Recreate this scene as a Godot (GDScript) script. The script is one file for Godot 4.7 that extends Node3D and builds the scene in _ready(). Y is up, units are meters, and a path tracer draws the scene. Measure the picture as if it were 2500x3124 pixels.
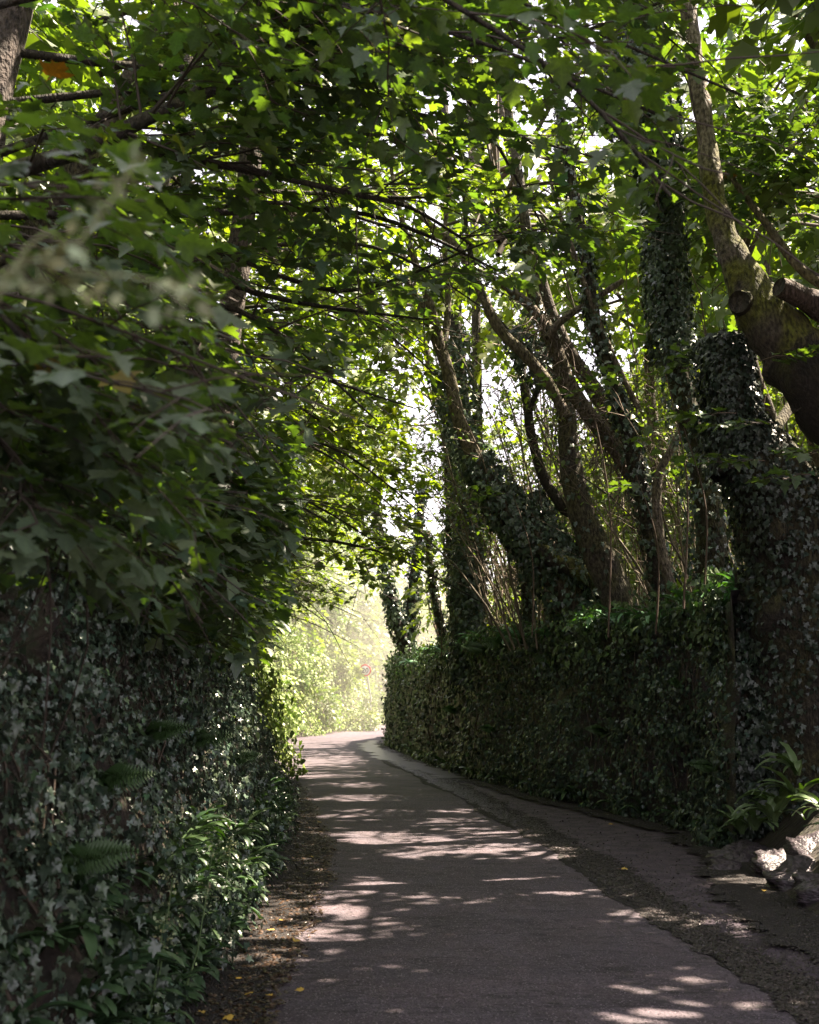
extends Node3D
# A shaded sunken lane between ivy-covered banks, under sycamores, running from dark into sunlight.
# Distances are metres; the camera stands on the lane at the origin and looks along -z.

const F := 1236.0
const PITCH := 0.1494
const EYE := Vector3(0, 1.6, 0)
var SUN := Vector3(0.62, 1.0, -0.28)          # towards the sun
var rng := RandomNumberGenerator.new()
var noise := FastNoiseLite.new()
var names := {}
var M := {}                                    # materials
var G := {}                                    # shared meshes
var patches: Array = []                        # where sunlight reaches the lane through gaps in the crowns
# lane edges: x by distance
var LX := [[-12.0, -1.3], [7.7, -1.32], [10.15, -1.36], [14.9, -1.6], [18.8, -1.95], [24.0, -2.5], [33.0, -3.5], [41.0, -4.8], [47.7, -5.0], [52.3, -4.5], [61.0, -3.35], [70.0, -2.45], [78.0, -1.7], [86.0, 1.0], [94.0, 6.0], [104.0, 18.0], [120.0, 60.0]]
var RX := [[-12.0, 3.4], [6.0, 3.2], [8.6, 2.95], [10.2, 3.02], [11.6, 3.2], [12.6, 3.35], [13.3, 3.45], [14.9, 3.56], [17.0, 3.1], [19.6, 2.48], [22.1, 1.97], [25.3, 1.31], [31.9, 0.45], [42.9, -0.69], [46.5, -0.7], [52.0, 0.2], [60.0, 2.6], [68.0, 7.0], [80.0, 22.0], [100.0, 60.0]]
var AX := [[-12.0, 1.95], [7.1, 1.93], [8.9, 1.78], [11.5, 1.65], [14.9, 1.33], [19.6, 0.87], [25.3, 0.17], [33.0, -0.78], [43.0, -1.35], [52.0, -0.6], [62.0, 1.8], [80.0, 20.0]]   # right edge of the worn asphalt
var BX := [[-12.0, -0.8], [7.0, -0.78], [9.1, -0.75], [11.5, -0.78], [14.9, -1.05], [18.8, -1.5], [24.0, -2.1], [33.0, -3.4], [41.0, -4.7], [47.7, -4.9], [120.0, 60.0]]   # left edge of the asphalt


func _ready() -> void:
	rng.seed = 20240611
	noise.seed = 7
	noise.frequency = 0.9
	SUN = SUN.normalized()
	# ---- camera, sky, sun, exposure
	var cam := Camera3D.new()
	cam.name = "camera"
	cam.position = EYE
	cam.rotation.x = PITCH
	cam.keep_aspect = Camera3D.KEEP_HEIGHT
	cam.fov = rad_to_deg(2.0 * atan(512.0 / F))
	cam.near = 0.05
	cam.far = 4000.0
	var at_ := CameraAttributesPhysical.new()
	at_.frustum_focal_length = 72.0
	at_.exposure_aperture = 6.5
	at_.frustum_focus_distance = 14.0
	cam.attributes = at_
	at_.frustum_near = 0.05
	at_.frustum_far = 4000.0
	cam.fov = rad_to_deg(2.0 * atan(512.0 / F))
	add_child(cam)
	var we := WorldEnvironment.new()
	we.name = "environment"
	var e := Environment.new()
	e.background_mode = Environment.BG_SKY
	var sm := ProceduralSkyMaterial.new()
	sm.sky_top_color = Color(0.775, 0.755, 0.815)
	sm.sky_horizon_color = Color(0.93, 0.905, 0.915)
	sm.sky_curve = 0.18
	sm.ground_horizon_color = Color(0.45, 0.45, 0.42)
	sm.ground_bottom_color = Color(0.2, 0.2, 0.18)
	sm.sky_energy_multiplier = 0.76
	var sky := Sky.new()
	sky.sky_material = sm
	e.sky = sky
	e.tonemap_mode = Environment.TONE_MAPPER_LINEAR
	e.tonemap_exposure = 6.7
	e.sdfgi_enabled = true
	e.ssao_enabled = true
	e.ssil_enabled = true
	e.volumetric_fog_enabled = true
	e.volumetric_fog_density = 0.0
	we.environment = e
	add_child(we)
	var sun := DirectionalLight3D.new()
	sun.name = "sun"
	sun.light_energy = 1.6
	sun.light_color = Color(1.0, 0.93, 0.84)
	sun.light_angular_distance = 0.5
	sun.shadow_enabled = true
	sun.look_at_from_position(SUN * 50.0, Vector3.ZERO, Vector3.UP)
	add_child(sun)

	make_materials()
	make_meshes()
	sun_patches()
	lane()
	banks()
	bank_ivy()
	rocks()
	left_trees()
	right_trees()
	undergrowth()
	far_foliage()
	small_things()
	# the thin sunlit haze hanging in the open bend
	var mist := FogVolume.new()
	mist.name = "haze"
	mist.size = Vector3(26, 9, 60)
	mist.position = Vector3(-4, 4.1, -77)
	var fm := FogMaterial.new()
	fm.albedo = Color(1.0, 0.98, 0.93)
	fm.density = 0.009
	mist.material = fm
	mist.set_meta("kind", "stuff")
	mist.set_meta("label", "thin sunlit haze in the open bend of the lane")
	mist.set_meta("category", "haze")
	add_child(mist)


# ------------------------------------------------------------------ helpers
func at(dx: float, dy: float, d: float) -> Vector3:          # a direction seen from the lane, followed out to distance d
	var x := (dx * 0.474783 - 409.5) / F
	var y := -(dy * 0.474783 - 512.0) / F
	var c := cos(PITCH)
	var s := sin(PITCH)
	var t := d / (c - y * s)
	return Vector3(x * t, EYE.y + (y * c + s) * t, -d)


func seen(p: Vector3) -> Vector3:                            # inverse of at(): where it shows, and how far
	var q := p - EYE
	var c := cos(PITCH)
	var s := sin(PITCH)
	var dep := -q.z * c + q.y * s
	if dep < 0.05:
		return Vector3(-9999, -9999, -1)
	var up := q.y * c + q.z * s
	return Vector3((409.5 + F * q.x / dep) / 0.474783, (512.0 - F * up / dep) / 0.474783, dep)


func edge(table: Array, d: float) -> float:
	if d <= table[0][0]:
		return table[0][1]
	for i in table.size() - 1:
		if d <= table[i + 1][0]:
			var t: float = (d - table[i][0]) / (table[i + 1][0] - table[i][0])
			var a: float = table[max(i - 1, 0)][1]
			var b: float = table[i][1]
			var c: float = table[i + 1][1]
			return lerpf(b, c, t * t * (3 - 2 * t) * 0.3 + t * 0.7)
	return table[-1][1]


func rnd(a := 0.0, b := 1.0) -> float:
	return rng.randf_range(a, b)


func rvec() -> Vector3:
	return Vector3(rng.randfn(), rng.randfn(), rng.randfn()) * 0.6


func numbered(n: String) -> String:
	if not names.has(n):
		names[n] = 0
		return n
	names[n] += 1
	return "%s_%03d" % [n, names[n]]


func tag(o: Node, label := "", category := "", group := "", kind := "") -> void:
	if label: o.set_meta("label", label)
	if category: o.set_meta("category", category)
	if group: o.set_meta("group", group)
	if kind: o.set_meta("kind", kind)


func thing(called: String, base: Vector3, label: String, category: String, group := "") -> Node3D:
	var o := Node3D.new()
	o.name = numbered(called)
	o.position = base
	add_child(o)
	tag(o, label, category, group)
	return o


# commit world-space geometry as one named mesh under a thing (or the root)
func put(called: String, mesh: Mesh, mat: Material, parent: Node3D = null, kind := "") -> MeshInstance3D:
	var o := MeshInstance3D.new()
	o.mesh = mesh
	o.material_override = mat
	if parent:
		o.name = called
		o.position = -parent.position
		parent.add_child(o, true)
	else:
		o.name = numbered(called)
		add_child(o)
	if kind: o.set_meta("kind", kind)
	return o


func start() -> SurfaceTool:
	var st := SurfaceTool.new()
	st.begin(Mesh.PRIMITIVE_TRIANGLES)
	return st


func done(st: SurfaceTool) -> ArrayMesh:
	st.generate_normals()
	return st.commit()


func ordinal(i: int) -> String:
	var w := ["first", "second", "third", "fourth", "fifth", "sixth", "seventh", "eighth", "ninth", "tenth", "eleventh", "twelfth", "thirteenth", "fourteenth", "fifteenth", "sixteenth", "seventeenth", "eighteenth", "nineteenth", "twentieth"]
	if i < 20: return w[i]
	var t := ["twenty", "thirty", "forty", "fifty", "sixty", "seventy"]
	var k := (i + 1) / 10 - 2
	var r := (i + 1) % 10
	return (["twentieth", "thirtieth", "fortieth", "fiftieth", "sixtieth", "seventieth"][k]) if r == 0 else t[k] + "-" + w[r - 1]


# ------------------------------------------------------------------ materials
func lin(r: float, g: float, b: float) -> Color:
	return Color(r, g, b).linear_to_srgb()


func nz(freq: float, oct := 4, sd := 1) -> FastNoiseLite:
	var n := FastNoiseLite.new()
	n.noise_type = FastNoiseLite.TYPE_SIMPLEX_SMOOTH
	n.seed = sd
	n.frequency = freq
	n.fractal_octaves = oct
	return n


func ntex(freq: float, oct: int, sd: int, colors: Array, offs: Array, size := 512, bump := false) -> NoiseTexture2D:
	var t := NoiseTexture2D.new()
	t.width = size
	t.height = size
	t.seamless = true
	t.noise = nz(freq, oct, sd)
	if bump:
		return t
	var g := Gradient.new()
	g.colors = PackedColorArray(colors)
	g.offsets = PackedFloat32Array(offs)
	t.color_ramp = g
	return t


func leaf_mat(albedo: Color, back: Color, rough: float, tex: Texture2D = null) -> StandardMaterial3D:
	var m := StandardMaterial3D.new()
	m.albedo_color = albedo
	m.roughness = rough
	m.metallic_specular = 0.5
	m.vertex_color_use_as_albedo = true
	m.cull_mode = BaseMaterial3D.CULL_DISABLED
	if back.v > 0:
		m.backlight_enabled = true
		m.backlight = back
	if tex:
		m.albedo_texture = tex
	return m


func vein_image() -> ImageTexture:
	var im := Image.create(128, 128, false, Image.FORMAT_RGB8)
	var n := nz(0.05, 3, 5)
	for y in 128:
		for x in 128:
			var u := (x - 64) / 64.0 * 0.72
			var v := y / 127.0
			var vein := exp(-abs(u) * 60.0)
			for k in 5:
				var ang: float = [0.0, 0.75, -0.75, 1.35, -1.35][k]
				var dx := sin(ang)
				var dz := cos(ang)
				var along := u * dx + (v - 0.05) * dz
				var off: float = abs(u * dz - (v - 0.05) * dx)
				if along > 0:
					vein = max(vein, exp(-off * 55.0) * (1.0 - along * 0.7))
					for j in 5:
						var q: float = along - 0.12 - j * 0.15 - off * 0.8
						vein = max(vein, exp(-abs(q) * 70.0) * 0.45 * clampf(1.0 - off * 3.5, 0, 1))
			var f := 0.86 + 0.10 * n.get_noise_2d(x, y)
			var c := Color(f, f, f).lerp(Color(1.0, 1.0, 0.92), clampf(vein, 0, 1) * 0.75)
			im.set_pixel(x, y, c)
	return ImageTexture.create_from_image(im)


func make_materials() -> void:
	var veins := vein_image()
	M.leaf = leaf_mat(lin(0.155, 0.215, 0.135), Color(0.88, 1.0, 0.3), 0.36, veins)
	M.leaf_plain = leaf_mat(lin(0.155, 0.205, 0.092), Color(0.92, 1.0, 0.3), 0.42)
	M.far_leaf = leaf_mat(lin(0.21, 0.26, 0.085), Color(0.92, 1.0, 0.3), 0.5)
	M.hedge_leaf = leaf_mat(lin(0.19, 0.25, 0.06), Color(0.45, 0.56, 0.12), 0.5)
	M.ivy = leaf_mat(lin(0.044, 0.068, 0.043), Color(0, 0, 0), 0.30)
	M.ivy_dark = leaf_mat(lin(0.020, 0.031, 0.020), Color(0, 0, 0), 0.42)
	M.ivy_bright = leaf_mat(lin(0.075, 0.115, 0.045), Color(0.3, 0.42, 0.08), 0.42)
	M.frond = leaf_mat(lin(0.058, 0.11, 0.045), Color(0.5, 0.6, 0.12), 0.36)
	M.fern = leaf_mat(lin(0.055, 0.10, 0.036), Color(0.5, 0.7, 0.12), 0.5)
	M.flower = leaf_mat(lin(0.22, 0.25, 0.13), Color(0.3, 0.3, 0.2), 0.7)
	M.fallen = leaf_mat(lin(0.55, 0.36, 0.06), Color(0.2, 0.15, 0.02), 0.6)
	M.yellow_leaf = leaf_mat(lin(0.30, 0.26, 0.06), Color(0.9, 0.6, 0.1), 0.45, veins)
	# tones for single leaves
	for k in ["leaf", "ivy", "ivy_dark"]:
		var tones := []
		for i in 6:
			var m: StandardMaterial3D = M[k].duplicate()
			var f := 0.7 + 0.13 * i
			var c: Color = M[k].albedo_color.srgb_to_linear()
			m.albedo_color = Color(c.r * f * (1.0 + 0.05 * (i % 3)), c.g * f, c.b * f).linear_to_srgb()
			tones.append(m)
		M[k + "_tones"] = tones
	var bark := StandardMaterial3D.new()
	bark.vertex_color_use_as_albedo = true
	bark.roughness = 0.9
	bark.uv1_triplanar = true
	bark.uv1_scale = Vector3(2.2, 0.9, 2.2)
	bark.albedo_texture = ntex(0.02, 5, 3, [Color(0.42, 0.40, 0.38), Color(0.8, 0.78, 0.74), Color(1, 1, 1)], [0.25, 0.5, 0.8])
	bark.heightmap_enabled = true
	bark.heightmap_texture = ntex(0.03, 5, 4, [], [], 512, true)
	bark.heightmap_scale = 3.0
	M.bark = bark
	var tw := StandardMaterial3D.new()
	tw.vertex_color_use_as_albedo = true
	tw.roughness = 0.8
	M.twig = tw
	var soil := StandardMaterial3D.new()
	soil.albedo_texture = ntex(0.02, 5, 9, [lin(0.018, 0.013, 0.010), lin(0.045, 0.032, 0.022), lin(0.03, 0.036, 0.014)], [0.3, 0.55, 0.75])
	soil.uv1_triplanar = true
	soil.uv1_scale = Vector3(0.7, 0.7, 0.7)
	soil.roughness = 0.95
	soil.heightmap_enabled = true
	soil.heightmap_texture = ntex(0.03, 5, 10, [], [], 512, true)
	soil.heightmap_scale = 4.0
	M.soil = soil
	var asp := StandardMaterial3D.new()
	asp.albedo_texture = asphalt_image()
	asp.uv1_scale = Vector3(1, 1, 1)
	asp.roughness = 0.82
	asp.detail_enabled = true
	asp.detail_blend_mode = BaseMaterial3D.BLEND_MODE_MUL
	asp.detail_uv_layer = BaseMaterial3D.DETAIL_UV_2
	asp.detail_albedo = grit_image()
	asp.heightmap_enabled = false
	asp.normal_enabled = false
	M.asphalt = asp
	var sh := StandardMaterial3D.new()
	sh.albedo_texture = ntex(0.012, 5, 21, [lin(0.055, 0.041, 0.055), lin(0.08, 0.060, 0.078), lin(0.105, 0.079, 0.098)], [0.3, 0.5, 0.75])
	sh.uv1_triplanar = true
	sh.uv1_world_triplanar = true
	sh.uv1_scale = Vector3(0.5, 0.5, 0.5)
	sh.roughness = 0.8
	sh.heightmap_enabled = true
	sh.heightmap_texture = ntex(0.12, 4, 22, [], [], 512, true)
	sh.heightmap_scale = 0.45
	M.shoulder = sh
	var silt := StandardMaterial3D.new()
	silt.albedo_texture = ntex(0.05, 5, 31, [lin(0.006, 0.005, 0.0045), lin(0.016, 0.011, 0.009), lin(0.032, 0.022, 0.017)], [0.3, 0.5, 0.75])
	silt.uv1_triplanar = true
	silt.uv1_world_triplanar = true
	silt.roughness = 0.85
	silt.heightmap_enabled = true
	silt.heightmap_texture = ntex(0.1, 5, 32, [], [], 512, true)
	silt.heightmap_scale = 2.5
	M.silt = silt
	var chip := StandardMaterial3D.new()
	chip.vertex_color_use_as_albedo = true
	chip.roughness = 0.4
	M.chip = chip
	var rock := StandardMaterial3D.new()
	rock.albedo_texture = ntex(0.02, 6, 41, [lin(0.02, 0.016, 0.018), lin(0.055, 0.043, 0.050), lin(0.11, 0.088, 0.098)], [0.3, 0.52, 0.75])
	rock.uv1_triplanar = true
	rock.uv1_scale = Vector3(1.6, 3.4, 1.6)
	rock.roughness = 0.42
	rock.heightmap_enabled = true
	rock.heightmap_texture = ntex(0.035, 6, 42, [], [], 512, true)
	rock.heightmap_scale = 1.2
	M.rock = rock
	var metal := StandardMaterial3D.new()
	metal.albedo_color = lin(0.35, 0.35, 0.36)
	metal.roughness = 0.5
	metal.metallic = 0.4
	M.metal = metal
	for c in [["red", 0.55, 0.02, 0.03], ["white", 0.8, 0.8, 0.78], ["black", 0.02, 0.02, 0.02]]:
		var m := StandardMaterial3D.new()
		m.albedo_color = lin(c[1], c[2], c[3])
		m.roughness = 0.45
		M[c[0]] = m


func asphalt_image() -> ImageTexture:
	# worn, patched lane surface: uneven tones, darker patches, crazed cracks across the wheel tracks
	var W := 512
	var H := 2048
	var im := Image.create(W, H, false, Image.FORMAT_RGB8)
	var a := nz(0.008, 4, 51)
	var b := nz(0.05, 3, 52)
	var c := nz(0.016, 3, 53)
	var w := nz(0.03, 2, 54)
	for y in H:
		for x in W:
			var t := 0.5 + 0.5 * a.get_noise_2d(x, y * 1.2)
			var v := 0.070 + 0.088 * t + 0.03 * b.get_noise_2d(x, y)
			var warm := c.get_noise_2d(x * 1.3, y * 0.8)
			var crackzone := clampf((w.get_noise_2d(x * 0.35, y * 0.9) + 0.16) * 3.0, 0, 1)
			var r1: float = abs(b.get_noise_2d(x * 0.30 + 900, y * 1.0))
			var r2: float = abs(c.get_noise_2d(x * 0.7 + 300, y * 2.2 + 77))
			var crack := maxf(clampf(1.0 - r1 * 9.0, 0, 1) * 0.7, clampf(1.0 - r2 * 10.0, 0, 1)) * crackzone
			v *= 1.0 - 0.78 * crack
			im.set_pixel(x, y, Color(v * (1.16 + 0.06 * warm), v * (0.90 - 0.01 * warm), v * (1.06 - 0.08 * warm)).linear_to_srgb())
	return ImageTexture.create_from_image(im)


func grit_image() -> ImageTexture:
	var im := Image.create(256, 256, false, Image.FORMAT_RGB8)
	var r := RandomNumberGenerator.new()
	r.seed = 5
	for y in 256:
		for x in 256:
			var v := clampf(0.80 + r.randfn() * 0.17, 0.3, 1.0)
			if r.randf() < 0.04: v = 0.35
			im.set_pixel(x, y, Color(v, v, v))
	return ImageTexture.create_from_image(im)


# ------------------------------------------------------------------ shared leaf meshes
func fan(st: SurfaceTool, pts: Array, mid: Vector2, curl: float, fold: float, xf := Transform3D(), white := true) -> void:
	var out := []
	for p in pts: out.append(p)
	for i in range(pts.size() - 2, 0, -1): out.append(Vector2(-pts[i].x, pts[i].y))
	var v := func(p: Vector2) -> Vector3:
		return xf * Vector3(p.x, absf(p.x) * fold - curl * p.y * p.y + 0.05 * sin(p.x * 9.0 + p.y * 7.0), p.y)
	for i in out.size():
		var a: Vector2 = out[i]
		var b: Vector2 = out[(i + 1) % out.size()]
		for p: Vector2 in [mid, b, a]:
			st.set_color(Color.WHITE)
			st.set_uv(Vector2(p.x * 0.7 + 0.5, clampf(p.y, 0.0, 1.0)))
			st.add_vertex(v.call(p))


func petiole(st: SurfaceTool, l: float, w: float, xf := Transform3D()) -> void:
	for t in [[Vector3(-w, 0, 0), Vector3(w, 0, 0), Vector3(0, 0.12 * l, -l)], [Vector3(0, -w, 0), Vector3(0, w, 0), Vector3(0, 0.12 * l, -l)]]:
		for p in t:
			st.set_color(Color(1.1, 0.75, 0.6))
			st.set_uv(Vector2(0.5, 0.3))
			st.add_vertex(xf * p)


var SYC := [Vector2(0, 0), Vector2(0.16, -0.07), Vector2(0.36, -0.04), Vector2(0.31, 0.10), Vector2(0.46, 0.17), Vector2(0.64, 0.44), Vector2(0.44, 0.43), Vector2(0.24, 0.49), Vector2(0.33, 0.70), Vector2(0.18, 0.76), Vector2(0, 1.04)]
var SYC_LOW := [Vector2(0, 0), Vector2(0.36, -0.04), Vector2(0.33, 0.12), Vector2(0.62, 0.44), Vector2(0.25, 0.48), Vector2(0.27, 0.70), Vector2(0, 1.02)]
var IVY := [Vector2(0, 0), Vector2(0.26, -0.12), Vector2(0.42, 0.08), Vector2(0.30, 0.20), Vector2(0.46, 0.46), Vector2(0.20, 0.52), Vector2(0, 1.0)]
var OVATE := [Vector2(0, 0), Vector2(0.24, 0.15), Vector2(0.32, 0.42), Vector2(0.18, 0.78), Vector2(0, 1.0)]


func make_meshes() -> void:
	for i in 5:
		var st := start()
		fan(st, SYC, Vector2(0, 0.30), [0.12, 0.26, 0.04, 0.42, -0.15][i], [0.16, -0.10, 0.28, 0.42, -0.30][i])
		petiole(st, 0.75, 0.014)
		G["leaf%d" % i] = done(st)
	for i in 2:
		var st := start()
		fan(st, SYC_LOW, Vector2(0, 0.30), [0.3, 0.1][i], [0.15, -0.1][i])
		G["leaf_low%d" % i] = done(st)
	for i in 2:
		var st := start()
		fan(st, IVY, Vector2(0, 0.25), [0.18, 0.34][i], [-0.12, 0.16][i])
		G["ivy%d" % i] = done(st)
	var so := start()
	fan(so, OVATE, Vector2(0, 0.4), 0.25, 0.2)
	G["ovate"] = done(so)
	# sprays: a twig with paired lobed leaves lying in a layer
	for k in 6:
		var st := start()
		var r := RandomNumberGenerator.new()
		r.seed = 100 + k
		var pts := PackedVector3Array()
		for i in 5:
			pts.append(Vector3(r.randfn() * 0.03 * i, -0.03 * i * i + r.randfn() * 0.01, 0.24 * i))
		tube(st, pts, 0.009, 0.003, 3, Color(0.25, 0.16, 0.10))
		for i in 9:
			var t := 0.2 + 0.8 * i / 8.0
			var p := along(pts, t)
			var side := -1.0 if i % 2 else 1.0
			var tip := Vector3(side * r.randf_range(0.5, 1.0) if i < 8 else 0.0, -r.randf_range(0.05, 0.7), r.randf_range(0.2, 0.9)).normalized()
			var nrm := Vector3(r.randfn() * 0.35, 1, r.randfn() * 0.35)
			fan(st, SYC_LOW, Vector2(0, 0.30), 0.25, 0.1, Transform3D(aim(tip, nrm).scaled_local(Vector3.ONE * r.randf_range(0.17, 0.27)), p + tip * 0.09))
		G["spray%d" % k] = done(st)
	# strap-shaped fronds, three bends
	for k in 3:
		var st := start()
		var bend: float = [0.95, 1.4, 1.85][k]
		var prev := []
		for i in 9:
			var t := i / 8.0
			var a := 1.25 - bend * t * 1.3
			var p := Vector3(0, 0, 0)
			for j in i: # arc
				var b := 1.25 - bend * (j + 0.5) / 8.0 * 1.3
				p += Vector3(0, sin(b), cos(b)) / 8.0
			var w := 0.075 * (0.25 + minf(1.0, t * 5.0) * 0.75) * sqrt(maxf(0.0, 1.0 - pow(t, 4.0)))
			var wav := 0.012 * sin(i * 2.3 + k)
			var up := Vector3(0, cos(a), -sin(a))
			var row := [p + Vector3(-w, 0, 0) + up * (0.022 + wav), p, p + Vector3(w, 0, 0) + up * (0.022 - wav)]
			if i:
				for q in [[prev[0], row[0], row[1]], [prev[0], row[1], prev[1]], [prev[1], row[1], row[2]], [prev[1], row[2], prev[2]]]:
					for v in q:
						st.set_color(Color.WHITE)
						st.set_uv(Vector2(0.5, t))
						st.add_vertex(v)
			prev = row
		G["frond%d" % k] = done(st)
	# feathery frond
	var sf := start()
	for i in 16:
		var t := (i + 1) / 17.0
		var c := Vector3(0, 0.55 * t - 0.5 * t * t, t)
		var l := 0.24 * sin(PI * pow(t, 0.7) * 0.95 + 0.12)
		for s in [-1.0, 1.0]:
			var tip := c + Vector3(s * l, -0.06 * l, l * 0.35)
			for v in [c + Vector3(0, 0, -0.022), c + Vector3(0, 0, 0.026), tip, c + Vector3(0, 0, -0.022), tip, c + Vector3(s * l * 0.5, 0.01, -0.012)]:
				sf.set_color(Color.WHITE)
				sf.set_uv(Vector2(0.5, 0.5))
				sf.add_vertex(v)
	var rp := PackedVector3Array()
	for i in 7: rp.append(Vector3(0, 0.55 * i / 6.0 - 0.5 * pow(i / 6.0, 2), i / 6.0))
	tube(sf, rp, 0.008, 0.003, 3, Color(0.7, 0.6, 0.4))
	G["fern"] = done(sf)
	# flake of litter and small stone
	var sc := start()
	var o := [Vector3(0.5, 0.05, 0.1), Vector3(0.1, 0.16, 0.45), Vector3(-0.5, 0.02, 0.2), Vector3(-0.15, 0.14, -0.45), Vector3(0.05, 0.3, 0.02)]
	for i in 4:
		for v in [o[4], o[(i + 1) % 4], o[i]]:
			sc.set_color(Color.WHITE)
			sc.add_vertex(v)
	sc.generate_normals()
	G["flake"] = sc.commit()


func aim(tip: Vector3, nrm: Vector3) -> Basis:              # z along the leaf, y out of its face
	var z := tip.normalized()
	var x := nrm.cross(z)
	if x.length() < 0.01: x = Vector3(1, 0, 0).cross(z)
	x = x.normalized()
	return Basis(x, z.cross(x), z)


func along(pts: PackedVector3Array, t: float) -> Vector3:
	var f := clampf(t, 0, 1) * (pts.size() - 1)
	var i := mini(int(f), pts.size() - 2)
	return pts[i].lerp(pts[i + 1], f - i)


func smooth(pts: PackedVector3Array, per := 5) -> PackedVector3Array:
	var out := PackedVector3Array()
	for i in pts.size() - 1:
		var a := pts[maxi(i - 1, 0)]
		var d := pts[mini(i + 2, pts.size() - 1)]
		for k in per:
			out.append(pts[i].cubic_interpolate(pts[i + 1], a, d, float(k) / per))
	out.append(pts[-1])
	return out


# tapered tube; moss > 0 paints moss on its upper side; rough > 0 makes the outline knobbly
func tube(st: SurfaceTool, pts: PackedVector3Array, r0: float, r1: float, sides: int, col: Color, moss := 0.0, rough := 0.0, radii := PackedFloat32Array(), cap := false, col2 := Color(0, 0, 0, 0)) -> void:
	var n := pts.size()
	var prev := PackedVector3Array()
	var pc := PackedColorArray()
	var x := Vector3.ZERO
	for i in n:
		var tan_ := (pts[mini(i + 1, n - 1)] - pts[maxi(i - 1, 0)]).normalized()
		if x == Vector3.ZERO:
			x = tan_.cross(Vector3(0, 0, 1) if absf(tan_.z) < 0.9 else Vector3(1, 0, 0)).normalized()
		x = (x - tan_ * x.dot(tan_)).normalized()
		var y := tan_.cross(x)
		var t := float(i) / (n - 1)
		var r := lerpf(r0, r1, t)
		if radii.size():
			var f := t * (radii.size() - 1)
			var k := mini(int(f), radii.size() - 2)
			r = lerpf(radii[k], radii[k + 1], f - k)
		var row := PackedVector3Array()
		var rc := PackedColorArray()
		for s in sides:
			var a := TAU * s / sides
			var d := x * cos(a) + y * sin(a)
			var rr := r
			if rough > 0.0:
				rr *= 1.0 + rough * noise.get_noise_3dv((pts[i] + d * r) * 2.2) + rough * 0.5 * noise.get_noise_3dv((pts[i] + d * r) * 6.0)
			row.append(pts[i] + d * rr)
			var c := col if col2.a == 0.0 else col.lerp(col2, smoothstep(0.25, 0.6, t))
			if rough > 0.0:
				c = c * (1.0 + 0.35 * noise.get_noise_3dv((pts[i] + d * r) * 4.0))
			if moss > 0.0:
				var mm := clampf((d.y * 0.5 + 0.35 + 1.1 * noise.get_noise_3dv((pts[i] + d * r) * 2.6)) * moss * 1.6 * (1.0 if col2.a == 0.0 else 1.0 - smoothstep(0.4, 0.75, t)), 0, 1)
				c = c.lerp(Color(0.15, 0.16, 0.02), mm)
			rc.append(c)
		if i:
			for s in sides:
				var q := (s + 1) % sides
				for v in [[prev[s], pc[s]], [row[q], rc[q]], [row[s], rc[s]], [prev[s], pc[s]], [prev[q], pc[q]], [row[q], rc[q]]]:
					st.set_color(v[1])
					st.set_uv(Vector2(0, 0))
					st.add_vertex(v[0])
		prev = row
		pc = rc
	if cap:
		for s in sides:
			for v in [pts[n - 1], prev[(s + 1) % sides], prev[s]]:
				st.set_color(Color(0.055, 0.045, 0.032))
				st.set_uv(Vector2(0, 0))
				st.add_vertex(v)


# ------------------------------------------------------------------ leaf sets
# a set is a dictionary: buf (12 + 4 floats per leaf), kept apart by mesh variant
func leaf_set(mesh_keys: Array, mat: Material) -> Dictionary:
	var d := {"keys": mesh_keys, "mat": mat, "x": [], "c": []}
	for k in mesh_keys:
		d.x.append([])
		d.c.append(PackedColorArray())
	return d


func add_leaf(s: Dictionary, p: Vector3, tip: Vector3, nrm: Vector3, size: float, col: Color) -> void:
	var k: int = rng.randi() % s.keys.size()
	s.x[k].append(Transform3D(aim(tip, nrm).scaled_local(Vector3.ONE * size), p))
	s.c[k].append(col)


func emit(s: Dictionary, parent: Node3D, called: String, mass: String, parts := 0, tones: Array = [], least := 8.0) -> void:
	var chosen := {}
	if parts > 0:
		var ranked := []
		for k in s.keys.size():
			for i in s.x[k].size():
				var t: Transform3D = s.x[k][i]
				var q := seen(t.origin)
				if q.z > 0 and q.x > -30 and q.x < 1755 and q.y > -30 and q.y < 2186:
					var px := t.basis.z.length() * F / q.z
					if px >= least:
						ranked.append([px, k, i])
		ranked.sort_custom(func(a, b): return a[0] > b[0])
		for j in mini(parts, ranked.size()):
			var k: int = ranked[j][1]
			var i: int = ranked[j][2]
			chosen[k * 1000000 + i] = true
			var o := MeshInstance3D.new()
			o.name = called
			o.mesh = G[s.keys[k]]
			var t: Transform3D = s.x[k][i]
			t.origin -= parent.position
			o.transform = t
			var c: Color = s.c[k][i]
			o.material_override = (M.yellow_leaf if c.r > 2.0 else tones[clampi(int((c.g - 0.62) / 0.13), 0, tones.size() - 1)]) if tones.size() else s.mat
			parent.add_child(o, true)
	for k in s.keys.size():
		var n: int = s.x[k].size()
		var keep := []
		for i in n:
			if not chosen.has(k * 1000000 + i): keep.append(i)
		if keep.is_empty(): continue
		var mm := MultiMesh.new()
		mm.transform_format = MultiMesh.TRANSFORM_3D
		mm.use_colors = true
		mm.mesh = G[s.keys[k]]
		mm.instance_count = keep.size()
		for j in keep.size():
			mm.set_instance_transform(j, s.x[k][keep[j]])
			mm.set_instance_color(j, s.c[k][keep[j]])
		var o := MultiMeshInstance3D.new()
		o.multimesh = mm
		o.material_override = s.mat
		o.set_meta("kind", "stuff")
		if parent:
			o.name = mass
			o.position = -parent.position
			parent.add_child(o, true)
		else:
			o.name = numbered(mass)
			add_child(o)


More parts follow.
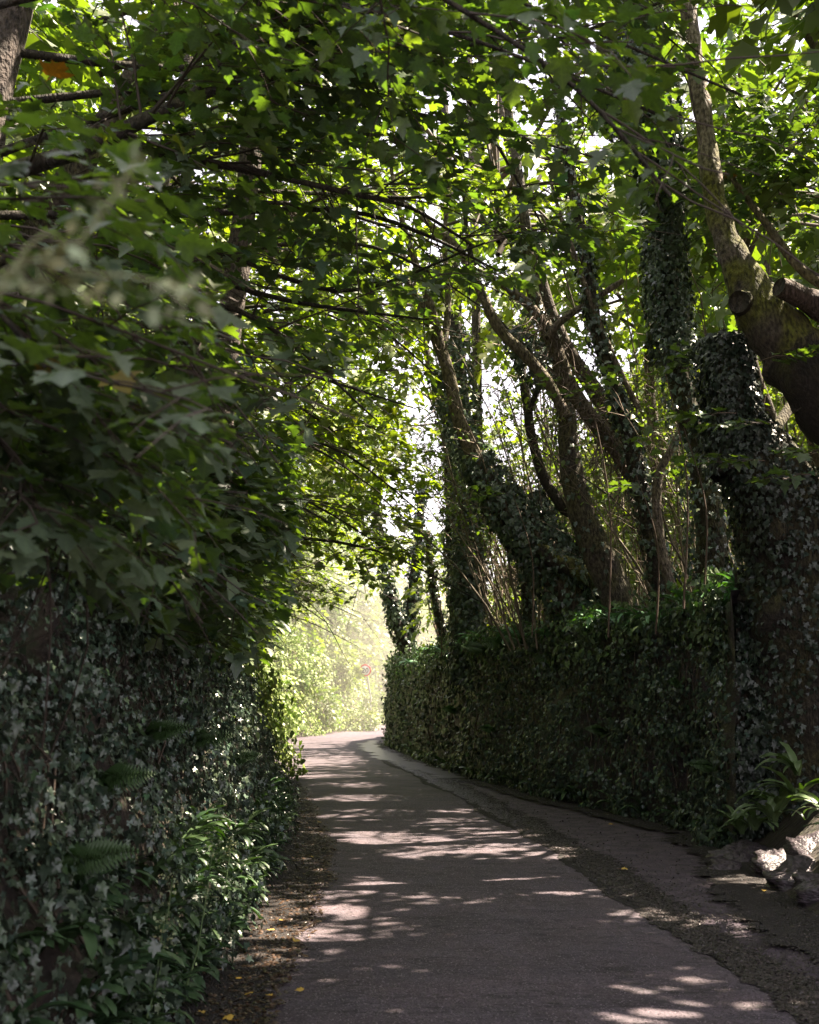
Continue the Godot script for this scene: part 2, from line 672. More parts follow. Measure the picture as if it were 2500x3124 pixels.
func tone(v := 0.22) -> Color:
	var f := clampf(1.0 + rng.randfn() * v, 0.62, 1.5)
	var y := rng.randfn() * 0.07
	return Color(f * (1.0 + y), f, f * (1.0 - y))


# ------------------------------------------------------------------ sunlight through the crowns
func sun_patches() -> void:
	# [direction across, down, half width, half height] on the lane
	for q in [[915, 1738, 46, 11], [1000, 1712, 80, 5], [850, 1796, 52, 14], [790, 1780, 40, 8], [755, 1768, 34, 8], [700, 1727, 36, 4], 
			[640, 1636, 42, 6], [690, 1604, 50, 4], [720, 1654, 40, 3], [900, 1640, 24, 4], [1105, 1802, 52, 8], [1190, 1846, 28, 5], [1130, 1876, 28, 4], [1180, 1812, 46, 6], [1260, 1812, 60, 7],
			[1330, 1832, 44, 8], [1320, 1942, 38, 5], [1390, 1974, 30, 4], [1370, 2112, 48, 7], [1430, 2140, 60, 7], [1330, 2150, 34, 5], [1060, 1762, 50, 4],
			[790, 1585, 50, 22], [850, 1628, 36, 10], [1460, 1800, 40, 7], [1430, 1740, 22, 4], [870, 1872, 26, 4], [940, 1868, 34, 4], [660, 1760, 16, 3], [1240, 1700, 30, 3], [740, 1690, 34, 3]]:
		var a := ray_ground(q[0] - q[2], q[1])
		var b := ray_ground(q[0] + q[2], q[1])
		var c := ray_ground(q[0], q[1] - q[3])
		var d := ray_ground(q[0], q[1] + q[3])
		patches.append([(a.x + b.x) / 2, (c.z + d.z) / 2, (b.x - a.x) / 2 + 0.06, absf(c.z - d.z) / 2 + 0.09])
	# rocks and ferns by the lane, a corner of the wall top, stems in the wood
	for q in [[1520, 1790, 12.9, 0.40], [1590, 1830, 11.7, 0.42], [1620, 1810, 11.5, 0.42], [1650, 1735, 11.6, 0.55], [1690, 1700, 11.5, 0.5], [1600, 1850, 11.3, 0.32], [1640, 1790, 11.4, 0.4], [1096, 1390, 22.0, 0.16], [1100, 1430, 21.8, 0.14], [960, 850, 20.0, 0.3], [1000, 960, 20.0, 0.2],
			[1130, 780, 18.0, 0.3], [1240, 640, 18.0, 0.3], [1300, 950, 17.5, 0.25], [1020, 1180, 24.0, 0.2], [1460, 200, 13.0, 0.3], [1560, 560, 12.5, 0.25], [1390, 1060, 15.0, 0.2], [1240, 900, 20.0, 0.4], [1180, 940, 22.0, 0.4]]:
		var p := at(q[0], q[1], q[2])
		var g := p - SUN * (p.y / SUN.y)
		patches.append([g.x, g.z, q[3], q[3] * 1.3])


func ray_ground(dx: float, dy: float) -> Vector3:
	var p := at(dx, dy, 10.0) - EYE
	return EYE + p * (-EYE.y / p.y)


func sunny(p: Vector3, more := 0.0) -> bool:                              # would this leaf keep the sun off a spot that is lit?
	var g := p - SUN * (p.y / SUN.y)
	for q in patches:
		var u: float = (g.x - q[0]) / (q[2] + more)
		var v: float = (g.z - q[1]) / (q[3] + more)
		if u * u + v * v < 1.0: return true
	if g.z < -46.0 and g.z > -100.0:
		return g.x < edge(RX, -g.z) + 0.6 and g.x > -14.0
	if g.z < -35.0 and g.z > -47.0 and g.x < -2.0 and g.x > -10.0 and noise.get_noise_2d(g.x * 1.3, g.z * 1.3) > -0.15: return true
	return false


# ------------------------------------------------------------------ lane
func ribbon(lo: Callable, hi: Callable, d0: float, d1: float, step: float, cols: int, y: float, bumps: float, uvw := 4.6) -> ArrayMesh:
	var st := start()
	var rows := int((d1 - d0) / step)
	for r in rows + 1:
		var d := d0 + (d1 - d0) * r / rows
		for c in cols + 1:
			var t := float(c) / cols
			var x := lerpf(lo.call(d), hi.call(d), t)
			st.set_uv(Vector2((x + 0.12 * d) / uvw, d / (uvw * 4)))
			st.set_uv2(Vector2(x, d) / 1.7)
			st.add_vertex(Vector3(x, y + bumps * noise.get_noise_2d(x * 0.6, d * 0.6) + bumps * 0.3 * noise.get_noise_2d(x * 4, d * 4), -d))
	for r in rows:
		for c in cols:
			var i := r * (cols + 1) + c
			for k in [i, i + cols + 1, i + 1, i + 1, i + cols + 1, i + cols + 2]:
				st.add_index(k)
	st.generate_normals()
	return st.commit()


func ragged(d: float, sd: float, amp: float) -> float:
	return amp * (0.7 * noise.get_noise_2d(d * 0.7, sd) + 0.45 * noise.get_noise_2d(d * 5.3, sd + 50) + 0.4 * noise.get_noise_2d(d * 19.0, sd + 90))


func lane() -> void:
	var base := put("ground", ribbon(func(d): return -700.0, func(d): return 700.0, -300.0, 1200.0, 30.0, 40, -0.35, 0.0), M.soil)
	tag(base, "dark soil of the woodland floor", "", "", "structure")
	var bed := put("road_shoulder", ribbon(func(d): return edge(LX, d) - 0.7, func(d): return edge(RX, d) + 0.6, -12.0, 110.0, 0.25, 16, 0.0, 0.008), M.shoulder)
	tag(bed, "purple grey tarmac shoulder of the lane beyond the gutter", "", "", "structure")
	var road := put("road", ribbon(func(d): return edge(BX, d) - 0.05 + ragged(d, 3, 0.10), func(d): return edge(AX, d) + ragged(d, 9, 0.09), -12.0, 108.0, 0.12, 22, 0.022, 0.008), M.asphalt)
	tag(road, "worn single track lane of cracked pinkish grey asphalt", "", "", "structure")
	var gut := put("gutter_silt", ribbon(func(d): return edge(AX, d) - 0.05 + ragged(d, 9, 0.09) + 0.05 * sin(d), func(d): return edge(AX, d) + 0.22 + 0.016 * d + ragged(d, 21, 0.26), 5.0, 44.0, 0.04, 8, 0.027, 0.008), M.silt)
	tag(gut, "dark wet silt lying along the edge of the asphalt", "", "", "structure")
	var gut2 := put("verge_soil", ribbon(func(d): return edge(RX, d) - 0.55 + ragged(d, 33, 0.35), func(d): return edge(RX, d) + 0.5, 4.0, 44.0, 0.04, 8, 0.031, 0.008), M.silt)
	tag(gut2, "dark damp soil along the foot of the right ivy wall", "", "", "structure")
	var lit := put("litter_soil", ribbon(func(d): return edge(LX, d) - 0.4, func(d): return edge(BX, d) + 0.02 + ragged(d, 41, 0.16), 3.0, 24.0, 0.04, 8, 0.035, 0.008), M.silt)
	tag(lit, "brown crumbled leaf soil along the left edge of the lane", "", "", "structure")
	var wet := StandardMaterial3D.new()
	wet.albedo_color = lin(0.05, 0.042, 0.045)
	wet.roughness = 0.4
	wet.heightmap_enabled = true
	wet.heightmap_texture = M.shoulder.heightmap_texture
	wet.heightmap_scale = 0.12
	wet.uv1_triplanar = true
	wet.uv1_world_triplanar = true
	var film := put("wet_patch", ribbon(func(d): return edge(AX, d) - 0.35 + 0.6 * smoothstep(40.0, 26.0, d) + ragged(d, 61, 0.5), func(d): return edge(RX, d) - 0.5 + 0.3 * smoothstep(34.0, 26.0, d) + ragged(d, 71, 0.35), 25.0, 47.0, 0.1, 8, 0.037, 0.008), wet)
	tag(film, "wet shining strip of road along the right wall by the bend", "", "", "structure")
	# loose chips and crumbs
	var s := leaf_set(["flake"], M.chip)
	for i in 60000:
		var d := 5.5 + 34.0 * pow(rnd(), 1.7)
		var x := edge(AX, d) + ragged(d, 9, 0.09) + 0.02 + 0.004 * d + absf(rng.randfn()) * 0.2 - 0.06 + 0.10 * noise.get_noise_2d(d * 2.0, 5.0)
		if i % 3 == 0: x = edge(AX, d) + rnd(0.1, 1.0) * (edge(RX, d) - edge(AX, d))
		var v := rnd(0.008, 0.045) * (2.6 if rnd() < 0.07 else 1.0)
		add_leaf(s, Vector3(x, 0.029 + 0.008 * noise.get_noise_2d(x * 0.6, d * 0.6), -d), Vector3(rng.randfn(), 0.15 * rng.randfn(), rng.randfn()), Vector3(0.2 * rng.randfn(), 1, 0.2 * rng.randfn()), rnd(0.006, 0.03), Color(v * 1.2, v * 0.92, v * 0.9))
	emit(s, null, "chip", "gutter_debris")
	tag(get_node("gutter_debris"), "dark gravel and crumbled leaf debris strewn along the right gutter", "debris")
	s = leaf_set(["flake"], M.chip)
	for i in 45000:
		var d := 5.5 + 15.0 * pow(rnd(), 1.6)
		var x := lerpf(edge(BX, d) - 0.1, edge(AX, d) + 0.1, rnd())
		var v := rnd(0.03, 0.19) if rnd() < 0.8 else rnd(0.015, 0.04)
		add_leaf(s, Vector3(x, 0.0225 + 0.008 * (noise.get_noise_2d(x * 0.6, d * 0.6) + 0.3 * noise.get_noise_2d(x * 4, d * 4)), -d), Vector3(rng.randfn(), 0.0, rng.randfn()), Vector3.UP, rnd(0.006, 0.016), Color(v * 1.15, v * 0.91, v * 1.05))
	emit(s, null, "grit", "road_grit")
	tag(get_node("road_grit"), "fine loose grit and aggregate on the worn asphalt", "grit")
	s = leaf_set(["flake", "ovate"], M.chip)
	for i in 9000:
		var d := 4.5 + 18.0 * pow(rnd(), 1.6)
		var x := edge(BX, d) + 0.1 + ragged(d, 41, 0.16) - absf(rng.randfn()) * 0.26
		var v := rnd(0.012, 0.055)
		add_leaf(s, Vector3(x, 0.036 + 0.008 * noise.get_noise_2d(x * 0.6, d * 0.6), -d), Vector3(rng.randfn(), 0.1 * rng.randfn(), rng.randfn()), Vector3(0.3 * rng.randfn(), 1, 0.3 * rng.randfn()), rnd(0.008, 0.04), Color(v * 1.5, v * 0.85, v * 0.5))
	emit(s, null, "crumb", "leaf_litter")
	tag(get_node("leaf_litter"), "brown leaf litter strewn along the left edge of the lane", "leaf litter")
	if has_node("leaf_litter_001"):
		tag(get_node("leaf_litter_001"), "small brown dead leaves among the litter by the left bank", "leaf litter")


# ------------------------------------------------------------------ banks
func bank_point(left: bool, d: float, h: float) -> Vector3:
	if left:
		var prof := [[-0.2, -0.05], [0.0, 0.0], [0.5, 0.12], [1.2, 0.42], [2.1, 0.62], [2.6, 1.0]]
		var o := prof_at(prof, h)
		var far := smoothstep(34.0, 44.0, d)
		o = lerpf(o, h * 0.30, far)
		var b := (0.26 * noise.get_noise_2d(d * 0.6, h * 0.7) + 0.15 * noise.get_noise_2d(d * 1.8, h * 1.8 + 40)) * (1.0 - 0.55 * smoothstep(11.0, 15.0, d)) - 0.10 * smoothstep(11.0, 16.0, d)
		b += far * (0.45 * noise.get_noise_2d(d * 0.28 + 70, h * 0.5) + 0.2 * noise.get_noise_2d(d * 0.9, h * 0.9 + 140))
		return Vector3(edge(LX, d) - o + b * smoothstep(-0.1, 0.6, h), h, -d)
	var o2 := h * 0.045
	var b2 := 0.20 * noise.get_noise_2d(d * 0.5 + 200, h * 0.6) + 0.09 * noise.get_noise_2d(d * 2.0 + 300, h * 2.0)
	return Vector3(edge(RX, d) + o2 + b2 * smoothstep(0.0, 0.5, h), h, -d)


func prof_at(p: Array, h: float) -> float:
	for i in p.size() - 1:
		if h <= p[i + 1][0]:
			return lerpf(p[i][1], p[i + 1][1], clampf((h - p[i][0]) / (p[i + 1][0] - p[i][0]), 0, 1))
	return p[-1][1]


func wall_top(d: float) -> float:
	if d < 13.4: return lerpf(0.5, 2.75, smoothstep(10.6, 13.2, d)) if d > 4 else 0.6
	return 2.58 + 0.22 * noise.get_noise_2d(d * 0.7, 500) + 0.08 * noise.get_noise_2d(d * 3.0, 600)


func plateau(x: float, d: float) -> float:                   # woodland floor behind the right wall
	var o := maxf(0.0, x - edge(RX, d) - 0.3)
	return wall_top(d) - 0.12 + 0.035 * o + 0.0016 * o * o + 0.15 * noise.get_noise_2d(x * 0.4, d * 0.4)


func sheet(rows: Array, smoothing := true) -> ArrayMesh:     # rows of equal numbers of points
	var st := start()
	var c: int = rows[0].size()
	for r in rows:
		for p in r:
			st.set_uv(Vector2.ZERO)
			st.add_vertex(p)
	for r in rows.size() - 1:
		for k in c - 1:
			var i := r * c + k
			for j in [i, i + c, i + 1, i + 1, i + c, i + c + 1]: st.add_index(j)
	st.generate_normals()
	return st.commit()


func banks() -> void:
	var rows := []
	for r in 420:
		var d := -12.0 + 0.3 * r
		var row := []
		for h in [-0.2, 0.0, 0.25, 0.5, 0.8, 1.2, 1.6, 2.1, 2.6]:
			row.append(bank_point(true, d, h))
		var p: Vector3 = row[-1]
		for o in [0.6, 1.5, 3.0, 6.0, 12.0, 24.0, 60.0, 200.0]:
			row.append(Vector3(p.x - o, 2.6 + 0.62 * minf(o, 12.0) - 0.012 * pow(minf(o, 12.0), 2) + 0.05 * maxf(0, o - 12) + 0.3 * noise.get_noise_2d(o * 0.7, d * 0.4), -d))
		rows.append(row)
	var lb := put("hillside", sheet(rows), M.soil)
	tag(lb, "dark earth of the left bank and hill", "", "", "structure")
	# right retaining wall, hidden by ivy but for gaps
	rows = []
	for r in 420:
		var d := 13.3 + 0.15 * r
		if d > 76: break
		var row := []
		var top := wall_top(d)
		for k in 9:
			row.append(bank_point(false, d, -0.2 + (top + 0.2) * k / 8.0))
		var q: Vector3 = row[-1]
		row.append(q + Vector3(0.45, 0.03, 0))
		row.append(Vector3(q.x + 0.5, -0.3, q.z))
		rows.append(row)
	var w := put("retaining_wall", sheet(rows), M.rock)
	tag(w, "long curved stone wall on the right hidden under ivy", "wall")
	# end wall under the big tree, facing the lane
	rows = []
	for r in 26:
		var t := r / 25.0
		var row := []
		for k in 10:
			var h := -0.2 + 3.2 * k / 9.0
			row.append(near_face(t, h))
		row.append(row[-1] + Vector3(0.3, 0.1, -1.2))
		rows.append(row)
	var nb := put("earth_bank", sheet(rows), M.soil)
	tag(nb, "steep dark earth bank under the big mossy tree on the right", "bank")
	rows = []
	for r in 230:
		var d := 12.0 + 0.4 * r
		var row := []
		for o in [0.25, 0.9, 1.8, 3.0, 5.0, 8.0, 13.0, 22.0, 40.0, 90.0, 250.0]:
			var x: float = edge(RX, d) + o
			var back := minf(-d, near_face(clampf((x - 3.42) / 3.18, 0.0, 1.0), 2.7).z - 0.06)
			var dd := maxf(-back, 13.5)
			row.append(Vector3(x, plateau(x, dd) if o < 30 else plateau(edge(RX, dd) + 22, dd) + 0.02 * o, back))
		rows.append(row)
	var pl := put("woodland_floor", sheet(rows), M.soil)
	tag(pl, "brown woodland floor level with the top of the right wall", "", "", "structure")
	# low rising verge at the near right
	rows = []
	for r in 60:
		var d := -12.0 + 0.43 * r
		var row := []
		for o in [-0.05, 0.25, 0.6, 1.0, 1.6, 2.4, 4.0, 8.0, 20.0, 80.0]:
			var h := 0.0 if o < 0 else 0.42 * minf(1.0, o * 1.6) + 0.5 * minf(maxf(o - 0.4, 0.0), 3.0) + 0.1 * noise.get_noise_2d(o * 2.0, d) - 0.02
			row.append(Vector3(edge(RX, d) + o, h, -d))
		rows.append(row)
	var vg := put("verge_bank", sheet(rows), M.soil)
	tag(vg, "low earth verge at the near right of the lane", "", "", "structure")


func near_face(t: float, h: float) -> Vector3:               # t 0 at the corner with the wall, 1 out of sight on the right
	var x := lerpf(3.42, 6.6, t)
	var z := lerpf(-13.45, -11.7, t * t * 0.6 + t * 0.4)
	var lean := 0.22 * maxf(h, 0.0)
	var b := 0.15 * noise.get_noise_3d(x * 1.1, h * 1.1, 7.0) + 0.07 * noise.get_noise_3d(x * 3.0, h * 3.0, 27.0)
	return Vector3(x + 0.06 * h, h, z - lean * t - 0.05 * h + b)


func cover(s: Dictionary, f: Callable, d0: float, d1: float, h0: float, h1: float, n: int, size: float, power := 1.0, lift := 0.10, bias := 0.5) -> void:
	for i in n:
		var d := d0 + (d1 - d0) * pow(rnd(), power)
		var h := h0 + (h1 - h0) * rnd()
		var p: Vector3 = f.call(d, h)
		var a: Vector3 = f.call(d + 0.15, h) - p
		var b: Vector3 = f.call(d, h + 0.1) - p
		var nrm := b.cross(a).normalized()
		if nrm.dot(EYE - p) < 0 and absf(nrm.y) < 0.8: nrm = -nrm
		var clump := clampf(0.5 + 0.7 * noise.get_noise_3dv(p * 1.5) + 0.35 * noise.get_noise_3dv(p * 4.0), 0.0, 1.0)
		if rnd() > 0.22 + 1.1 * clump: continue
		p += nrm * (rnd(0.0, lift) + lift * 2.6 * clump * clump * rnd(0.4, 1.0))
		var tip := Vector3(0, -1, 0) + rvec() * 0.75 + nrm * rnd(0.1, 0.6)
		add_leaf(s, p, tip, nrm + Vector3.UP * bias + rvec() * 0.8, size * rnd(0.5, 1.25) * (0.75 + 0.6 * clump), tone(0.32) * (Color(1.5, 1.7, 1.2) if rnd() < 0.05 else Color.WHITE))


func bank_ivy() -> void:
	var L := func(d, h): return bank_point(true, d, h)
	var R := func(d, h): return bank_point(false, d, h)
	var s := leaf_set(["ivy0", "ivy1"], M.ivy)
	cover(s, L, 2.5, 9.0, 0.0, 2.7, 26000, 0.044, 1.0, 0.13, 0.9)
	cover(s, L, 9.0, 22.0, 0.0, 2.5, 24000, 0.052, 1.3, 0.13, 0.9)
	var ivy := thing("ivy", Vector3(-1.6, 0, -6), "dark glossy ivy covering the near left bank of the lane", "ivy")
	emit(s, ivy, "leaf", "ivy_leaves", 300, M.ivy_tones)
	var stems := start()
	for i in 60:
		var d := 3.0 + 16.0 * pow(rnd(), 1.3)
		var h := 2.5
		var pts := PackedVector3Array()
		var dd := d
		while h > 0.3:
			pts.append(bank_point(true, dd, h) + Vector3(0.03, 0, 0))
			h -= 0.3
			dd += rng.randfn() * 0.05
		tube(stems, pts, 0.004, 0.010, 4, Color(0.07, 0.05, 0.035))
	put("ivy_stems", done(stems), M.twig, ivy, "stuff")
	# right wall
	s = leaf_set(["ivy0", "ivy1"], M.ivy)
	cover(s, R, 13.4, 24.0, 0.0, 2.8, 27000, 0.056, 1.15, 0.14, 0.35)
	cover(s, R, 24.0, 47.0, 0.0, 2.85, 19500, 0.085, 1.1, 0.12, 0.35)
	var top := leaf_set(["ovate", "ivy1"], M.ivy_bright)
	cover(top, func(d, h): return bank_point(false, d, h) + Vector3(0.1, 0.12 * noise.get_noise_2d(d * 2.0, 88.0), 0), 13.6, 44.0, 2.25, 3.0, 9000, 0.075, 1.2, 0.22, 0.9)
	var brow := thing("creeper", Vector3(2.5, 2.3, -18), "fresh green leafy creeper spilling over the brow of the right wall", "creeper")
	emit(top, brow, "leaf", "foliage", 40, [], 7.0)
	ivy = thing("ivy", Vector3(2.5, 0, -19), "dense dark ivy curtain hanging over the long right wall", "ivy")
	emit(s, ivy, "leaf", "ivy_leaves", 120, M.ivy_tones, 7.0)
	stems = start()
	for i in 90:
		var d := 13.6 + 22.0 * pow(rnd(), 1.3)
		var h := wall_top(d)
		var pts := PackedVector3Array()
		var dd := d
		while h > 0.3:
			pts.append(bank_point(false, dd, h) + Vector3(-0.06, 0, 0))
			h -= 0.3
			dd += rng.randfn() * 0.06
		if pts.size() > 2: tube(stems, pts, 0.005, 0.012, 4, Color(0.075, 0.055, 0.04))
	put("ivy_stems", done(stems), M.twig, ivy, "stuff")
	# near right bank
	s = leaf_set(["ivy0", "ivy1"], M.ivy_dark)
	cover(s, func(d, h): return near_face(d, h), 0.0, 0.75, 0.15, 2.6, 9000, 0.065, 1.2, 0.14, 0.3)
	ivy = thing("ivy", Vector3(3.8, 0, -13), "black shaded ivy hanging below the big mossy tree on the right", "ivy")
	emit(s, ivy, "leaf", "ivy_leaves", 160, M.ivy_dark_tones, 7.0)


# ------------------------------------------------------------------ rocks by the lane at the near right
func rock(at_: Vector3, size: Vector3, turn: float, tilt: float, sd: int, label: String) -> void:
	var o := thing("rock", at_, label, "rock", "bedrock stones at the right edge of the lane")
	var st := start()
	var nn := nz(1.1, 3, sd)
	var bs := Basis.from_euler(Vector3(tilt, turn, 0.25))
	var n := 22
	for i in n:
		for j in n * 2:
			for q in [[0, 0], [1, 1], [1, 0], [0, 0], [0, 1], [1, 1]]:
				var th: float = PI * (i + q[0]) / n
				var ph: float = TAU * ((j + q[1]) % (n * 2)) / (n * 2)
				var v := Vector3(sin(th) * cos(ph), cos(th), sin(th) * sin(ph))
				# blocky, layered
				var k := 1.0 / pow(pow(absf(v.x), 5.0) + pow(absf(v.y), 5.0) + pow(absf(v.z), 5.0), 0.2)
				v *= k * (0.8 + 0.28 * nn.get_noise_3dv(v * 1.3) + 0.04 * nn.get_noise_3dv(v * 4.0))
				var layer := v.y * 3.2 + 0.6 * nn.get_noise_3dv(v * 1.1)
				v *= Vector3(1.0 - 0.17 * (layer - floorf(layer)), 1, 1.0 - 0.17 * (layer - floorf(layer)))
				st.set_color(Color.WHITE)
				st.set_uv(Vector2.ZERO)
				st.add_vertex(at_ + bs * (v * size))
	st.index()
	st.generate_normals()
	put("stone", st.commit(), M.rock, o)


func rocks() -> void:
	rock(Vector3(3.28, 0.02, -12.6), Vector3(0.34, 0.11, 0.32), 0.5, 0.15, 61, "low flat sunlit rock nearest the corner of the ivy wall")
	rock(Vector3(3.40, 0.05, -11.5), Vector3(0.34, 0.14, 0.36), 0.9, 0.35, 62, "bright sunlit sloping rock under the sunlit ferns")
	rock(Vector3(3.30, 0.05, -10.6), Vector3(0.34, 0.15, 0.40), 0.4, 0.25, 63, "dark cracked rock in shade nearer than the sunlit one")
	rock(Vector3(3.28, 0.08, -9.85), Vector3(0.30, 0.20, 0.36), 1.4, -0.1, 64, "rounded grey purple boulder at the right edge of the picture")
	rock(Vector3(2.95, 0.02, -11.9), Vector3(0.22, 0.07, 0.18), 1.2, 0.1, 65, "small flat sunlit stone lying in the road edge debris")
	rock(Vector3(3.66, 0.20, -11.1), Vector3(0.34, 0.15, 0.45), 0.2, 0.4, 66, "dark rock set back above the bright sloping one")


# ------------------------------------------------------------------ tree building
func bump_path(pix: Array, d) -> PackedVector3Array:          # directions with distances -> path
	var out := PackedVector3Array()
	for q in pix:
		out.append(at(q[0], q[1], q[2] if q.size() > 2 else d))
	return out


func limb(tree: Node3D, called: String, path: PackedVector3Array, radii: Array, col: Color, moss := 0.0, rough := 0.18, sides := 10, cap := false, col2 := Color(0, 0, 0, 0)) -> PackedVector3Array:
	var st := start()
	var p := smooth(path, 6)
	tube(st, p, 0, 0, sides, col, moss, rough, PackedFloat32Array(radii), cap, col2)
	put(called, done(st), M.bark, tree)
	return p


# a spray of leaves in pairs along a short twig
func spray(s: Dictionary, tw: SurfaceTool, p: Vector3, dir: Vector3, length: float, n: int, size: float, droop: float, ok: Callable, carve := true) -> void:
	var pts := PackedVector3Array()
	var q := p
	var v := dir.normalized()
	for i in 4:
		pts.append(q)
		q += v * length / 3.0
		v = (v + Vector3(0, -droop, 0) + rvec() * 0.12).normalized()
	var any := false
	for i in n:
		var t := (i + 1.0) / n
		var b := along(pts, t)
		var side := dir.cross(Vector3.UP).normalized() * (1.0 if i % 2 else -1.0)
		var tip := (dir * rnd(0.2, 0.9) + side * rnd(0.2, 1.0) * (0.2 if i == n - 1 else 1.0) + Vector3(0, -rnd(-0.1, 0.36), 0)).normalized()
		var pos := b + tip * size * 0.6
		if not ok.call(pos): continue
		if carve and sunny(pos): continue
		any = true
		add_leaf(s, pos, tip, Vector3(0.22, 1, 0) + rvec() * 0.36, size * rnd(0.55, 1.2), Color(2.3, 1.7, 0.6) if rnd() < 0.004 else tone())
	if tw and any: tube(tw, pts, 0.0035, 0.0018, 3, Color(0.05, 0.034, 0.024))


# side branches along a limb, each with sprays
func branchlets(s: Dictionary, tw: SurfaceTool, path: PackedVector3Array, t0: float, n: int, length: float, r: float, out: Vector3, sprays: int, size: float, ok: Callable, up := 0.1) -> void:
	for i in n:
		var t := rnd(t0, 1.0)
		var p := along(path, t)
		var tan_ := (along(path, minf(t + 0.05, 1.0)) - along(path, t - 0.05)).normalized()
		var a := rnd(0, TAU)
		var v := (tan_ * 0.5 + Vector3(cos(a), 0, sin(a)) * 0.8 + out * 0.7 + Vector3(0, up + rng.randfn() * 0.25, 0)).normalized()
		var l := length * rnd(0.55, 1.25)
		var pts := PackedVector3Array()
		var q := p
		for k in 7:
			pts.append(q)
			q += v * l / 6.0
			v = (v + rvec() * 0.2 + Vector3(0, -0.06, 0)).normalized()
		var shown := false
		for k in 7:
			if ok.call(pts[k]): shown = true
		if not shown: continue
		tube(tw, pts, r * (1.0 - 0.5 * t), 0.003, 5, Color(0.04, 0.029, 0.022))
		for k in sprays:
			var u := 0.2 + 0.8 * (k + rnd()) / sprays
			var b := along(pts, u)
			var dd := (along(pts, minf(u + 0.1, 1)) - along(pts, u - 0.1)).normalized()
			var side := dd.cross(Vector3.UP).normalized() * (1.0 if k % 2 else -1.0)
			spray(s, tw, b, (dd * 0.6 + side * rnd(0.3, 0.9) + Vector3(0, rng.randfn() * 0.2, 0)), rnd(0.2, 0.5), rng.randi_range(4, 7), size, 0.12, ok)


# sprays filling an uneven volume, with gaps
func fill(s: Dictionary, tw: SurfaceTool, c: Vector3, r: Vector3, n: int, out: Vector3, size: float, ok: Callable, gap := 0.15) -> void:
	for i in n:
		var v := rvec() * 1.6
		v = v.normalized() * pow(rnd(), 0.4)
		var p := c + v * r
		if noise.get_noise_3dv(p * 0.9) < gap - 0.25: continue
		if not ok.call(p): continue
		var a := rnd(0, TAU)
		spray(s, tw, p, out + Vector3(cos(a), 0, sin(a)) * 0.9 + Vector3(0, -0.15, 0), rnd(0.3, 0.6), rng.randi_range(5, 8), size, 0.14, ok)


func ivy_on(tree: Node3D, path: PackedVector3Array, radii: Array, n: int, size: float, lift := 0.08, t0 := 0.0, t1 := 1.0, parts := 0, dark := false) -> void:
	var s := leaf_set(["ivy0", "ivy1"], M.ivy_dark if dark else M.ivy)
	for i in n:
		var t := rnd(t0, t1)
		var p := along(path, t)
		var tan_ := (along(path, minf(t + 0.04, 1.0)) - along(path, maxf(t - 0.04, 0.0))).normalized()
		var x := tan_.cross(Vector3(0.1, 0.2, 1)).normalized()
		var y := tan_.cross(x)
		var a := rnd(0, TAU)
		var d := x * cos(a) + y * sin(a)
		var f := t * (radii.size() - 1)
		var k := mini(int(f), radii.size() - 2)
		var r := lerpf(radii[k], radii[k + 1], f - k)
		var cl := 0.5 + 0.5 * noise.get_noise_3dv(p * 1.7 + d)
		if rnd() > 0.3 + cl: continue
		add_leaf(s, p + d * (r + rnd(0.0, lift) * 0.7 + lift * 1.3 * cl * cl * rnd()), Vector3(0, -1, 0) + rvec() * 0.8 + d * 0.3, d + Vector3(0, 0.4, 0) + rvec() * 0.6, size * rnd(0.7, 1.3), tone(0.3))
	emit(s, tree, "ivy_leaf", "ivy", parts, M.ivy_dark_tones if dark else M.ivy_tones, 7.0)


const BARK := Color(0.10, 0.08, 0.066)
const DARK := Color(0.034, 0.026, 0.022)
const PALE := Color(0.17, 0.138, 0.108)


# where foliage near the lane may hang: left of the gap over the lane and above the arch
func arch_ok(p: Vector3) -> bool:
	var q := seen(p)
	if q.z < 0: return p.z > 0.5 and p.y > 2.8
	if q.z < 2.7: return q.x < -60 or q.y < -60
	if q.x < -100 or q.y < -100 or q.x > 1900: return true
	var low := 0.0
	var lip := [[-200, 1200], [60, 1230], [200, 1260], [330, 1350], [470, 1400], [560, 1370], [610, 1240], [630, 1000], [655, 800], [760, 740], [860, 700], [960, 600], [1120, 590], [1290, 560], [1370, 470], [1420, 250], [1470, -60], [1760, -90]]
	for i in lip.size() - 1:
		if q.x <= lip[i + 1][0]:
			low = lerpf(lip[i][1], lip[i + 1][1], clampf((q.x - lip[i][0]) / float(lip[i + 1][0] - lip[i][0]), 0, 1))
			break
	low += 45.0 * noise.get_noise_2d(q.x * 0.02, q.z)
	if q.z > 5.6 and q.x > 400.0 + 50.0 * noise.get_noise_2d(q.y * 0.02, 9.0) and q.x < 1300.0 and q.y > 300.0 + 50.0 * noise.get_noise_2d(q.x * 0.02, 19.0):
		if noise.get_noise_3dv(p * 1.1) > 0.06: return q.y < low
		return q.x < 620.0 and q.y > 1150.0 - 1.4 * (q.x - 400.0) + 60.0 * noise.get_noise_2d(q.x * 0.02, 29.0) and q.y < low
	return q.y < low


func near_ok(p: Vector3) -> bool:                            # the nearest tree keeps to the left edge and the top of the arch
	var q := seen(p)
	if not arch_ok(p): return false
	if q.z < 0 or q.x < 0 or q.y < 0 or q.x > 1725: return true
	var low := 0.0
	var lip := [[0, 1400], [380, 1300], [450, 1120], [470, 760], [480, 420], [620, 330], [760, 380], [900, 520], [1120, 590], [1300, 560], [1400, 420], [1480, 100], [1560, -50], [1725, -60]]
	for i in lip.size() - 1:
		if q.x <= lip[i + 1][0]:
			low = lerpf(lip[i][1], lip[i + 1][1], clampf((q.x - lip[i][0]) / float(lip[i + 1][0] - lip[i][0]), 0, 1))
			break
	return q.y < low + 50.0 * noise.get_noise_2d(q.x * 0.02, 5.0)


